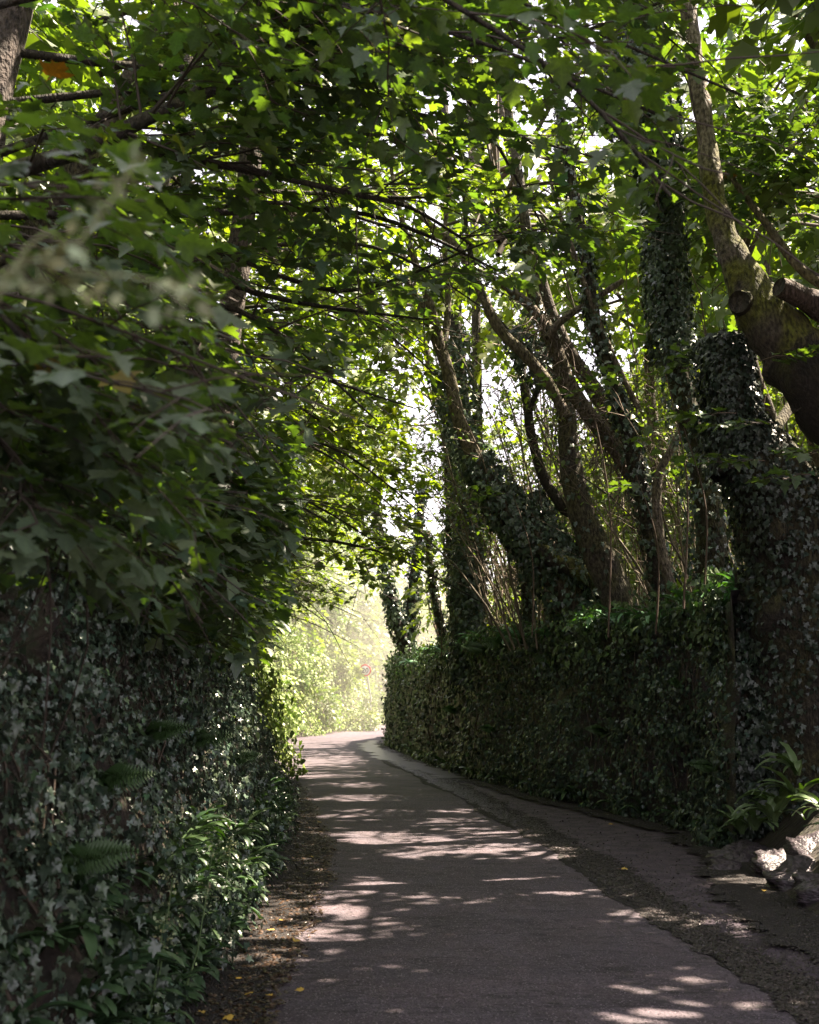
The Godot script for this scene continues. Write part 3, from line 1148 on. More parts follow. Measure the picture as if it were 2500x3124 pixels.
func mid_ok(p: Vector3) -> bool:                             # farther left trees: clear of the lane and of the sunlit bend
	var q := seen(p)
	if q.z < 0: return false
	if q.x < 0 or q.y < 0 or q.x > 1725: return true
	var low := 1330.0 - maxf(0.0, q.x - 560.0) * 0.42
	return q.y < low + 30.0 * noise.get_noise_2d(q.x * 0.02, q.z) and q.x < 930.0 + 30.0 * noise.get_noise_2d(q.y * 0.02, 3.0) + maxf(0.0, 620.0 - q.y) * 3.0


func left_trees() -> void:
	var ok := func(p): return arch_ok(p)
	var nok := func(p): return near_ok(p)
	# nearest sycamore: stands on the left bank beside the camera, its branches arch across the lane
	var t := thing("sycamore_tree", Vector3(-3.4, 2.6, -4.6), "nearest left sycamore with big leaves arching over the top of the lane", "tree")
	var tp := PackedVector3Array([Vector3(-3.4, 2.2, -4.6), Vector3(-3.3, 4.0, -4.5), Vector3(-3.0, 6.2, -4.6), Vector3(-2.9, 9.0, -4.8)])
	limb(t, "trunk", tp, [0.24, 0.2, 0.16, 0.10], BARK)
	var s := leaf_set(["leaf0", "leaf1", "leaf2", "leaf3", "leaf4"], M.leaf)
	var tw := start()
	var paths := [
		[[-3.1, 3.6, -4.6], [-2.2, 4.3, -4.8], [-1.1, 4.7, -5.0], [0.1, 4.6, -5.2], [1.2, 4.2, -5.3]],
		[[-3.0, 4.2, -4.6], [-1.8, 4.6, -4.2], [-0.6, 4.5, -4.2], [0.5, 4.0, -4.4], [1.0, 3.5, -4.5]],
		[[-3.0, 5.0, -4.7], [-1.6, 5.5, -5.6], [0.2, 5.6, -6.4], [2.0, 5.2, -7.0]],
		[[-3.2, 3.2, -4.4], [-2.2, 3.3, -3.6], [-1.4, 2.9, -3.3], [-1.0, 2.5, -3.3]],
		[[-3.1, 3.0, -4.5], [-2.2, 3.0, -4.0], [-1.5, 2.6, -3.9], [-1.15, 2.2, -3.9]],
		[[-3.2, 3.0, -4.6], [-2.4, 2.9, -4.6], [-1.6, 2.6, -4.7], [-1.2, 2.25, -4.8]],
		[[-3.1, 3.8, -4.7], [-2.2, 3.8, -5.2], [-1.4, 3.5, -5.4], [-0.9, 3.1, -5.6]],
	]
	for k in paths.size():
		var p := PackedVector3Array()
		for v in paths[k]: p.append(Vector3(v[0], v[1], v[2]))
		var r: float = 0.026 if k < 3 else 0.022
		var pp := limb(t, "branch", p, [r, r * 0.7, r * 0.4, 0.008], DARK, 0.1, 0.1, 7)
		branchlets(s, tw, pp, 0.3, 10 if k < 3 else 17, 0.95, 0.009, Vector3(0.5, 0, 0.0), 8 if k > 2 else 6, 0.098 if k > 2 else 0.102, nok, 0.0)
	put("twigs", done(tw), M.twig, t, "stuff")
	emit(s, t, "leaf", "foliage", 300, M.leaf_tones)

	# second sycamore: the dark overhanging mass and the middle of the arch
	t = thing("sycamore_tree", Vector3(-3.6, 2.7, -8.4), "second left sycamore with dark low foliage overhanging the ivy bank", "tree")
	limb(t, "trunk", PackedVector3Array([Vector3(-3.6, 2.2, -8.4), Vector3(-3.3, 4.2, -8.3), Vector3(-3.0, 6.6, -8.5), Vector3(-2.6, 9.5, -8.7), Vector3(-2.2, 12, -9)]), [0.28, 0.24, 0.2, 0.15, 0.08], BARK)
	s = leaf_set(["leaf0", "leaf1", "leaf2", "leaf3", "leaf4"], M.leaf)
	tw = start()
	var vis := [
		bump_path([[-60, 390, 6.6], [0, 370, 6.4], [180, 310, 6.3], [330, 240, 6.4], [480, 180, 6.8], [640, 150, 7.4], [820, 120, 8.0]], 0),
		bump_path([[240, 270, 6.6], [300, 310, 6.8], [370, 330, 7.0], [540, 362, 7.4], [750, 410, 8.0], [870, 440, 8.3], [1000, 520, 8.6]], 0),
		bump_path([[390, 215, 6.5], [470, 120, 6.7], [520, 60, 6.8], [540, -40, 7.0]], 0),
		bump_path([[480, 180, 6.8], [600, 100, 7.2], [690, 20, 7.6], [760, -60, 8.0]], 0),
	]
	for k in vis.size():
		var r: float = [0.055, 0.032, 0.025, 0.025][k]
		var pp := limb(t, "branch", vis[k], [r, r * 0.85, r * 0.6, r * 0.3], DARK, 0.15, 0.15, 8)
		branchlets(s, tw, pp, 0.2, 18, 1.1, 0.012, Vector3(0.4, 0, 0), 8, 0.118, ok, 0.05)
	for k in 16:
		var y := 2.9 + 0.42 * k
		var z := -8.4 + rng.randfn() * 0.4
		var reach := 2.2 + minf(k * 0.35, 4.0)
		var p := PackedVector3Array([Vector3(-3.4 + 0.05 * k, y, -8.4), Vector3(-3.3 + reach * 0.4, y + 0.35, z), Vector3(-3.3 + reach * 0.75, y + 0.35, z + rng.randfn() * 0.8), Vector3(-3.3 + reach * 1.05, y - 0.1, z + rng.randfn() * 1.2)])
		var pp := limb(t, "branch", p, [0.04, 0.03, 0.02, 0.006], DARK, 0.1, 0.1, 6)
		branchlets(s, tw, pp, 0.25, 15 if k < 5 else 7, 1.2, 0.012, Vector3(0.3, 0, 0), 7 if k < 5 else 5, 0.13, ok, 0.02)
	fill(s, tw, Vector3(-1.7, 3.0, -8.6), Vector3(1.1, 1.1, 2.8), 700, Vector3(0.8, -0.2, 0.2), 0.14, ok, -0.2)
	put("twigs", done(tw), M.twig, t, "stuff")
	emit(s, t, "leaf", "foliage", 300, M.leaf_tones)

	# third: fills behind, overhangs to where the lane bends
	t = thing("sycamore_tree", Vector3(-4.2, 2.9, -13.5), "third left sycamore whose black lower foliage ends above the lane edge", "tree")
	limb(t, "trunk", bump_path([[440, 1150, 14.0], [470, 800, 14.0], [520, 400, 14.0], [545, 130, 14.0], [575, -20, 14.0], [600, -250, 14.2]], 0), [0.18, 0.16, 0.14, 0.12, 0.11, 0.09], BARK)
	s = leaf_set(["leaf_low0", "leaf_low1"], M.leaf_plain)
	tw = start()
	for k in 13:
		var y := 2.7 + 0.68 * k
		var z := -13.0 + rng.randfn() * 0.8
		var reach := 2.3 + minf(k * 0.4, 5.0)
		var p := PackedVector3Array([Vector3(-3.7, y, -13.6), Vector3(-3.6 + reach * 0.4, y + 0.4, z), Vector3(-3.6 + reach * 0.75, y + 0.4, z + rng.randfn() * 0.8), Vector3(-3.6 + reach * 1.05, y, z + rng.randfn() * 1.4)])
		var pp := limb(t, "branch", p, [0.045, 0.03, 0.02, 0.006], DARK, 0.1, 0.1, 6)
		branchlets(s, tw, pp, 0.25, 15 if k < 4 else 9, 1.5, 0.013, Vector3(0.3, 0, 0), 7 if k < 4 else 5, 0.135, ok, 0.02)
	fill(s, tw, Vector3(-2.3, 3.2, -12.8), Vector3(1.5, 1.5, 3.2), 1100, Vector3(0.8, -0.2, 0.2), 0.145, ok, -0.2)
	put("twigs", done(tw), M.twig, t, "stuff")
	emit(s, t, "leaf", "foliage", 120, M.leaf_tones, 9.0)

	# farther left trees, lighter, reaching over the bend
	var mo := func(p): return mid_ok(p)
	var spec := [[-5.2, -20.5, "fourth left sycamore with yellow green sunlit sprays above the bend"], [-6.4, -28.0, "fifth left sycamore leaning over the bend with bright drooping sprays"], [-8.0, -37.0, "farthest left sycamore standing above the sunlit bank"]]
	for k in 3:
		var bx: float = spec[k][0]
		var bz: float = spec[k][1]
		t = thing("sycamore_tree", Vector3(bx, 3.2, bz), spec[k][2], "tree")
		limb(t, "trunk", PackedVector3Array([Vector3(bx, 2.4, bz), Vector3(bx + 0.3, 5.0, bz), Vector3(bx + 0.8, 8.5, bz + 0.3), Vector3(bx + 1.3, 13, bz)]), [0.3, 0.26, 0.2, 0.1], BARK)
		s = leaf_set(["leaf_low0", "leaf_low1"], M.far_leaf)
		tw = start()
		for j in 13:
			var y := 3.6 + 0.7 * j
			var z := bz + rng.randfn() * 1.2
			var reach := 4.0 + rnd(0.0, 2.2)
			var p := PackedVector3Array([Vector3(bx + 0.3, y, bz), Vector3(bx + reach * 0.4, y + 0.6, z), Vector3(bx + reach * 0.75, y + 0.5, z + rng.randfn()), Vector3(bx + reach * 1.1, y - 0.4, z + rng.randfn() * 1.6)])
			var pp := limb(t, "branch", p, [0.05, 0.035, 0.022, 0.006], DARK, 0.1, 0.1, 6)
			branchlets(s, tw, pp, 0.2, 15, 2.0, 0.014, Vector3(0.25, 0, 0), 7, 0.16, mo, 0.0)
		fill(s, tw, Vector3(bx + 1.0, 6.5, bz), Vector3(3.4, 4.2, 4.0), 750, Vector3(0.6, -0.3, 0.2), 0.18, mo, 0.1)
		put("twigs", done(tw), M.twig, t, "stuff")
		emit(s, t, "leaf", "foliage")


func pixr(w: float, d: float) -> float:                      # radius of something that looks w wide at distance d
	return w * d * 0.000192


func big_tree() -> void:
	var d := 12.4
	var t := thing("mossy_tree", Vector3(4.9, 2.6, -12.6), "massive dark mossy tree with a forked trunk at the right edge", "tree")
	var bole := bump_path([[1720, 1760, 13.7], [1715, 1500, 13.6], [1700, 1300, 13.4], [1672, 1130, 13.2], [1612, 1000, 13.0], [1550, 900, 12.9], [1535, 800, 12.7], [1530, 725, 12.8]], 0)
	var rr := [0.74, 0.72, 0.66, 0.56, 0.42, 0.28, 0.21, 0.19]
	var p := limb(t, "trunk", bole, rr, DARK, 0.25, 0.35, 22, true)
	ivy_on(t, p, rr, 11000, 0.06, 0.09, 0.0, 1.0, 120, true)
	# right fork: swings out to the right and back as the mossy limb
	var fork := bump_path([[1780, 1640, 13.9], [1840, 1350, 13.6], [1870, 1150, 13.2], [1850, 980, 12.8], [1735, 830, 12.3], [1670, 740, 12.3], [1610, 665, 12.3], [1575, 605, 12.4], [1535, 520, 12.5], [1505, 420, 12.6], [1490, 300, 12.7], [1470, 180, 12.8], [1455, 60, 12.9], [1440, -120, 13.0], [1420, -500, 13.2]], 0)
	var fr := [0.6, 0.55, 0.46, 0.40, 0.36, 0.33, 0.26, 0.20, 0.14, 0.115, 0.105, 0.10, 0.095, 0.09, 0.07]
	limb(t, "trunk", fork.slice(0, 6), fr.slice(0, 6), DARK, 0.3, 0.3, 18)
	limb(t, "trunk", fork.slice(4), fr.slice(4), Color(0.09, 0.072, 0.058), 1.2, 0.32, 20, false, Color(0.27, 0.225, 0.19))
	ivy_on(t, smooth(fork.slice(0, 4), 6), [0.6, 0.55, 0.46, 0.40], 3000, 0.06, 0.09, 0.0, 1.0, 0, true)
	limb(t, "branch_stub", bump_path([[1790, 690, 12.2], [1720, 640, 12.1], [1680, 622, 12.0], [1640, 604, 11.9]], 0), [0.16, 0.14, 0.11, 0.10], Color(0.12, 0.085, 0.085), 0.1, 0.2, 12, true)
	limb(t, "branch_stub", bump_path([[1575, 640, 12.3], [1565, 638, 12.2], [1556, 634, 12.1]], 0), [0.16, 0.13, 0.11], DARK, 0.6, 0.25, 12, true)
	var stub2 := bump_path([[1545, 1000, 12.9], [1515, 860, 13.0], [1508, 780, 13.0], [1507, 715, 13.0]], 0)
	limb(t, "trunk", stub2, [0.24, 0.2, 0.17, 0.15], DARK, 0.1, 0.3, 14, true)
	ivy_on(t, smooth(stub2, 6), [0.24, 0.2, 0.17, 0.15], 1100, 0.06, 0.12, 0.0, 1.0, 0, true)
	var br := bump_path([[1760, 620, 13.0], [1680, 560, 13.2], [1620, 480, 13.4], [1560, 400, 13.6], [1530, 360, 13.8]], 0)
	limb(t, "branch", br, [0.06, 0.055, 0.05, 0.035, 0.02], PALE, 0.2, 0.15, 8)
	limb(t, "branch", bump_path([[1600, 945, 14.0], [1650, 880, 14.4], [1690, 800, 14.8], [1700, 730, 15.0]], 0), [0.07, 0.065, 0.05, 0.03], BARK, 0.2, 0.15, 8)
	# leafy sprays of its own: pale leaves against the dark trunk and the bright upper right
	var s := leaf_set(["leaf0", "leaf1", "leaf2", "leaf3", "leaf4"], M.leaf)
	var tw := start()
	var all := func(p_): return true
	for q in [[1560, 900, 11.6, -1.0], [1480, 880, 11.8, -1.0], [1540, 980, 11.7, -0.6], [1650, 1010, 11.4, -0.5], [1700, 960, 11.4, -0.6], [1600, 760, 11.9, 0.5]]:
		var b := at(q[0] + 70, q[1] - 10, q[2])
		var c := at(q[0], q[1], q[2])
		tube(tw, PackedVector3Array([b, b.lerp(c, 0.5) + Vector3(0, 0.03, 0), c]), 0.006, 0.003, 4, Color(0.1, 0.07, 0.05))
		for j in 3:
			spray(s, tw, b.lerp(c, 0.3 + 0.3 * j), Vector3(q[3], 0.05, 0.4), 0.35, 5, 0.13, 0.1, all)
	var crown_ok := func(p_): return p_.y > 5.6 or seen(p_).x > 1520
	for k in 6:
		var a := TAU * k / 6.0 + 0.3
		var o := Vector3(4.6, 7.0 + 0.8 * k, -12.8)
		var pth := PackedVector3Array([o, o + Vector3(cos(a) * 1.4, 0.6, sin(a) * 1.4), o + Vector3(cos(a) * 2.8, 0.9, sin(a) * 2.8), o + Vector3(cos(a) * 4.2, 0.5, sin(a) * 4.2)])
		var pp := limb(t, "branch", pth, [0.06, 0.045, 0.03, 0.008], BARK, 0.1, 0.12, 6)
		branchlets(s, tw, pp, 0.2, 10, 1.5, 0.014, Vector3.ZERO, 7, 0.13, crown_ok, 0.05)
	fill(s, tw, Vector3(4.2, 8.2, -14.2), Vector3(1.2, 0.9, 1.6), 170, Vector3(-0.3, -0.1, 0.3), 0.15, all, -0.2)
	put("twigs", done(tw), M.twig, t, "stuff")
	emit(s, t, "leaf", "foliage", 300, M.leaf_tones)


func stem_tree(called: String, label: String, d: float, pix: Array, widths: Array, col: Color, moss: float, ivy: int, isize := 0.075, lift := 0.09, category := "tree") -> Node3D:
	var foot := at(pix[0][0], pix[0][1], d)
	while foot.x < edge(RX, d) + 0.28 and d < 44.0:              # rooted behind the wall, not in its face
		d += 0.2
		foot = at(pix[0][0], pix[0][1], d)
	var path := bump_path(pix, d)
	path.insert(0, Vector3(foot.x + 0.05, minf(foot.y - 0.1, plateau(foot.x, d) - 0.5), foot.z))
	var radii := []
	for w in widths: radii.append(pixr(w, d) * 0.78)
	radii.insert(0, radii[0] * 1.25)
	var t := thing(called, path[1], label, category)
	var p := limb(t, "trunk", path, radii, col, moss, 0.22, 12)
	if ivy: ivy_on(t, p, radii, ivy, isize, lift)
	return t


func right_trees() -> void:
	big_tree()
	var t := stem_tree("ivy_tree", "tall ivy-clad tree left of the mossy tree, thick ivy to its top", 15.0, [[1500, 1230], [1495, 1100], [1475, 960], [1445, 860], [1425, 760], [1408, 640], [1400, 540], [1392, 400], [1380, 250], [1365, 80], [1355, -150]], [90, 84, 74, 66, 66, 70, 70, 64, 58, 50, 44], DARK, 0.3, 0)
	var tp := smooth(bump_path([[1425, 760], [1408, 640], [1400, 540], [1392, 400], [1380, 250], [1365, 80], [1350, -150]], 15.0), 5)
	ivy_on(t, tp, [0.19, 0.2, 0.2, 0.19, 0.2, 0.18, 0.14], 7000, 0.07, 0.14)
	ivy_on(t, smooth(bump_path([[1415, 420], [1370, 300], [1340, 190], [1350, 90], [1340, -60]], 14.8), 5), [0.05, 0.32, 0.45, 0.38, 0.2], 6500, 0.075, 0.12)
	ivy_on(t, smooth(bump_path([[1500, 1230], [1490, 1080], [1460, 920], [1425, 760]], 15.0), 5), [0.27, 0.25, 0.22, 0.19], 1000, 0.07, 0.08)
	t = stem_tree("leaning_tree", "slender ivy-dotted trunk leaning left right behind the pale slim stem", 17.0, [[1400, 1265], [1372, 1110], [1345, 1010], [1320, 900], [1292, 815], [1258, 700], [1240, 600], [1222, 480], [1190, 300], [1150, 60]], [60, 52, 46, 44, 44, 38, 36, 32, 28, 20], DARK, 0.2, 2200)
	t = stem_tree("slim_tree", "pale bare slim tree stem bending right in front of the thicket", 15.4, [[1428, 1290], [1398, 1180], [1384, 1080], [1388, 1000], [1420, 935], [1450, 860]], [36, 30, 27, 25, 20, 12], PALE, 0.15, 0)
	t = stem_tree("leaning_tree", "smooth grey mossy trunk curving up left from the middle of the wall top", 18.0, [[1310, 1290], [1268, 1185], [1228, 1090], [1205, 1000], [1195, 900], [1190, 840], [1172, 760], [1150, 690], [1120, 600], [1100, 420], [1060, 160]], [96, 86, 72, 62, 54, 50, 44, 38, 34, 28, 20], Color(0.085, 0.07, 0.062), 0.35, 500)
	limb(t, "limb", bump_path([[1195, 880], [1150, 800], [1100, 742], [1050, 690], [1010, 610], [965, 525], [900, 468], [820, 400]], 17.8), [0.08, 0.09, 0.085, 0.08, 0.07, 0.06, 0.045, 0.02], PALE, 0.25, 0.16, 10)
	limb(t, "limb", bump_path([[1140, 790], [1110, 740], [1060, 690], [1030, 650], [1000, 570], [985, 500], [975, 400]], 18.1), [0.06, 0.06, 0.055, 0.05, 0.045, 0.04, 0.02], DARK, 0.1, 0.16, 8)
	ivy_on(t, smooth(bump_path([[1160, 800], [1130, 770], [1110, 740], [1070, 700]], 18.2), 5), [0.12, 0.2, 0.16, 0.08], 800, 0.075, 0.14)
	t = stem_tree("leaning_tree", "pale twisted trunk leaning left with tangled twigs on its top", 17.4, [[1396, 1250], [1352, 1062], [1302, 955], [1232, 862], [1190, 790], [1158, 705], [1120, 650], [1060, 600], [990, 560]], [48, 44, 46, 44, 42, 40, 30, 22, 10], PALE, 0.2, 300)
	limb(t, "branch", bump_path([[1152, 712], [1180, 678], [1235, 640], [1280, 612], [1312, 590]], 17.2), [0.05, 0.055, 0.05, 0.045, 0.04], PALE, 0.2, 0.15, 8)
	limb(t, "branch", bump_path([[1345, 860], [1292, 752], [1232, 600], [1205, 520], [1182, 460], [1160, 380]], 16.9), [0.04, 0.042, 0.04, 0.035, 0.03, 0.02], PALE, 0.15, 0.15, 8)
	tangle(t)
	t = stem_tree("crooked_tree", "thin dark crooked stem forking to the left of the smooth trunk", 18.6, [[1225, 1120], [1182, 1062], [1142, 1000], [1117, 905], [1110, 845], [1096, 765], [1088, 690]], [40, 34, 28, 27, 26, 24, 16], DARK, 0.05, 0)
	limb(t, "branch", bump_path([[1114, 868], [1132, 820], [1144, 770], [1146, 730]], 18.6), [0.05, 0.05, 0.042, 0.03], DARK, 0.05, 0.12, 8)
	t = stem_tree("leaning_tree", "thick ivy-covered trunk leaning left with a bare pale top", 20.0, [[1235, 1310], [1172, 1200], [1112, 1120], [1062, 1060], [1002, 960], [966, 880], [946, 790], [922, 722], [896, 662], [850, 580]], [112, 98, 86, 74, 50, 40, 36, 32, 26, 16], PALE, 0.3, 0)
	ivy_on(t, smooth(bump_path([[1235, 1310], [1172, 1200], [1112, 1120], [1062, 1060], [1002, 960]], 20.0), 5), [0.44, 0.38, 0.33, 0.28, 0.18], 4200, 0.09, 0.14)
	ivy_on(t, smooth(bump_path([[1040, 1050], [985, 960], [945, 860], [925, 780]], 20.3), 5), [0.16, 0.15, 0.12, 0.08], 1300, 0.08, 0.16)
	limb(t, "branch", bump_path([[930, 745, 20.0], [908, 650, 19.8], [872, 545, 19.6], [838, 430, 19.4], [815, 300, 19.2]], 0), [0.095, 0.075, 0.055, 0.04, 0.02], PALE, 0.2, 0.14, 8)
	limb(t, "branch", bump_path([[932, 750, 20.0], [944, 640, 20.2], [936, 500, 20.4], [950, 360, 20.6]], 0), [0.07, 0.055, 0.04, 0.02], PALE, 0.2, 0.14, 8)
	t = stem_tree("ivy_stump", "broken ivy-covered trunk beside the thick leaning one", 20.6, [[1265, 1300], [1192, 1190], [1142, 1100], [1108, 1045]], [84, 70, 60, 54], DARK, 0.2, 2600, 0.09, 0.16)
	t = stem_tree("mossy_log", "mossy arched limb dropping to the wall top behind the ferns", 19.4, [[1312, 1310], [1275, 1245], [1225, 1205], [1165, 1178], [1130, 1150]], [60, 56, 52, 46, 40], DARK, 0.7, 500)
	t = stem_tree("ivy_tree", "upright ivy-covered trunk standing on the wall top by the bend", 26.0, [[982, 1440], [985, 1320], [986, 1210], [990, 1100], [986, 1000], [976, 880], [962, 720], [950, 480], [930, 150]], [70, 62, 56, 54, 52, 46, 40, 34, 22], DARK, 0.1, 0)
	ivy_on(t, smooth(bump_path([[982, 1440], [985, 1320], [986, 1210], [990, 1100], [986, 1000], [970, 860], [950, 700]], 26.0), 5), [0.30, 0.28, 0.26, 0.24, 0.25, 0.30, 0.26], 5500, 0.10, 0.16)
	t = stem_tree("ivy_tree", "thin ivy-covered stem beside the upright ivy trunk", 26.6, [[962, 1350], [952, 1200], [948, 1100], [944, 960], [938, 820]], [32, 28, 26, 24, 18], DARK, 0.1, 1500, 0.10, 0.12)
	t = stem_tree("ivy_tree", "far dark ivy trunk leaning left beside the sunlit bend", 40.0, [[852, 1365], [838, 1320], [826, 1275], [814, 1220], [800, 1150], [790, 1040]], [34, 32, 30, 28, 24, 18], DARK, 0.0, 1500, 0.13, 0.14)
	t = stem_tree("ivy_tree", "far dark ivy trunk leaning right beside the sunlit bend", 41.0, [[858, 1360], [866, 1290], [872, 1230], [880, 1150], [890, 1020]], [34, 32, 30, 26, 18], DARK, 0.0, 1300, 0.13, 0.14)
	t = stem_tree("slim_tree", "thin dark leaning stem between the far and the near ivy trunks", 29.0, [[936, 1350], [920, 1280], [908, 1210], [900, 1120]], [24, 22, 20, 14], DARK, 0.05, 500, 0.09, 0.08)
	t = stem_tree("slim_tree", "straight brown trunk rising behind the arch leaves in the middle", 27.0, [[1010, 1300], [1006, 900], [1002, 600], [998, 420], [985, 100]], [30, 28, 26, 26, 20], BARK, 0.05, 0)
	t = stem_tree("slim_tree", "short ivy-dotted stem under the thick leaning trunk", 22.5, [[1118, 1330], [1110, 1250], [1106, 1180], [1098, 1090]], [34, 30, 28, 20], DARK, 0.1, 700, 0.09, 0.08)
	hazels()
	crown()


func tangle(t: Node3D) -> void:                              # dead twigs hanging on the leaning trunk
	var st := start()
	for i in 170:
		var q := smooth(bump_path([[1352, 1062], [1302, 955], [1232, 862], [1190, 790], [1158, 705], [1120, 650]], 17.3), 3)
		var p := along(q, rnd()) + rvec() * 0.12
		var v := (rvec() + Vector3(0, -0.3, 0.1)).normalized()
		var pts := PackedVector3Array()
		for k in 6:
			pts.append(p)
			p += v * rnd(0.06, 0.16)
			v = (v + rvec() * 0.4 + Vector3(0, -0.1, 0)).normalized()
		tube(st, pts, 0.009, 0.004, 4, Color(0.12, 0.09, 0.07) * rnd(0.6, 1.2))
	put("tangled_twigs", done(st), M.twig, t, "stuff")


func hazels() -> void:
	# coppiced stools: many thin pale rods rising from one foot
	var spots := [[1030, 30.0], [1075, 29.0], [1150, 24.0], [1215, 20.5], [1270, 22.5], [1330, 19.5], [1390, 22.0], [1455, 18.5], [1490, 21.0], [1580, 17.5], [1650, 19.0], [1100, 28.0], [1230, 29.0], [1360, 27.0], [1060, 24.5], [1125, 21.0], [1190, 26.0], [1300, 25.0], [1420, 25.0], [1520, 23.0], [1700, 22.0]]
	var where := ["behind the leaning ivy trunk", "left of the crooked stem", "behind the crooked stem", "behind the smooth grey trunk", "right of the smooth grey trunk", "beside the twisted trunk", "behind the pale slim stem", "left of the mossy tree", "close behind the mossy tree", "right behind the broken ivy stubs", "seen under the mossy limb", "far back left in the wood", "far back in the middle of the wood", "far back right in the wood", "between the upright ivy trunk and the leaning one", "under the crook of the crooked stem", "behind the fork of the crooked stem", "between the smooth and the twisted trunk, farther back", "behind the tall ivy-clad tree", "between the tall ivy tree and the broken stubs", "at the right edge behind the mossy limb"]
	var s: Dictionary
	var all := func(p_): return true
	for i in spots.size():
		var d: float = spots[i][1]
		var b := at(spots[i][0], 1240, d)
		b.y = plateau(b.x, d)
		var t := thing("hazel_shrub", b, "clump of thin pale hazel rods " + where[i], "shrub", "hazel thicket behind the right wall")
		s = leaf_set(["ovate"], M.leaf_plain)
		var tw := start()
		for k in 10:
			var a := rnd(0, TAU)
			var lean := rnd(0.05, 0.5)
			var h := rnd(3.6, 6.5)
			var p := b + Vector3(cos(a), 0, sin(a)) * rnd(0.05, 0.5)
			var v := Vector3(cos(a) * lean - 0.10, 1, sin(a) * lean).normalized()
			var pts := PackedVector3Array()
			for j in 8:
				pts.append(p)
				p += v * h / 7.0
				v = (v + rvec() * 0.15 + Vector3(-0.03, 0.02, 0)).normalized()
			var st := start()
			var r := rnd(0.008, 0.026)
			tube(st, pts, r, r * 0.35, 6, Color(0.14, 0.11, 0.08) * rnd(0.6, 1.25), 0.1, 0.08)
			put("rod", done(st), M.twig, t)
			for j in 11:
				var u := rnd(0.2, 1.0)
				var c := along(pts, u)
				var w := Vector3(rng.randfn(), 0.5, rng.randfn()).normalized()
				tube(tw, PackedVector3Array([c, c + w * 0.3, c + w * 0.6 + rvec() * 0.15, c + w * 0.9 + rvec() * 0.25]), 0.006, 0.002, 3, Color(0.16, 0.12, 0.085))
				if u > 0.35:
					for m in 7:
						var pos := c + w * rnd(0.15, 0.6) + rvec() * 0.1
						if not sunny(pos): add_leaf(s, pos, Vector3(rng.randfn(), -0.4, rng.randfn()), Vector3.UP + rvec() * 0.5, rnd(0.06, 0.11), tone())
		put("twigs", done(tw), M.twig, t, "stuff")
		emit(s, t, "leaf", "foliage")
	# seedling sycamores among the trunks, each a few bright leaves on a thin stem
	var sp := [[1340, 1000, 15.2, "young sycamore sprig with bright leaves before the slim pale stem"], [1400, 780, 13.8, "young sycamore sprig in front of the tall ivy tree"], [1440, 900, 13.6, "young sycamore sprig left of the broken ivy stubs"], [1240, 820, 16.0, "young sycamore sprig before the twisted trunk"], [890, 1140, 26.0, "bright young sycamore sprig left of the upright ivy trunk"], [1080, 1040, 18.5, "young sycamore sprig above the leaning ivy trunk"]]
	for q in sp:
		var foot := at(q[0] + 40, 1290, q[2] + 0.3)
		foot.y = plateau(foot.x, q[2])
		var t := thing("sycamore_seedling", foot, q[3], "sapling", "young sycamores between the right trunks")
		s = leaf_set(["leaf0", "leaf1", "leaf2", "leaf3", "leaf4"], M.leaf)
		var c := at(q[0], q[1], q[2])
		var tw := start()
		tube(tw, smooth(PackedVector3Array([foot, foot.lerp(c, 0.5) + Vector3(0.15, 0.1, 0), c]), 6), 0.014, 0.005, 5, Color(0.10, 0.07, 0.05))
		put("stem", done(tw), M.twig, t)
		tw = start()
		for j in 7:
			spray(s, tw, c + Vector3(rng.randfn() * 0.15, rng.randfn() * 0.12, 0), Vector3(rng.randfn(), 0.1, 0.6 * rng.randfn()), 0.4, 5, 0.125, 0.08, all)
		put("twigs", done(tw), M.twig, t, "stuff")
		emit(s, t, "leaf", "foliage", 60, M.leaf_tones, 6.0)


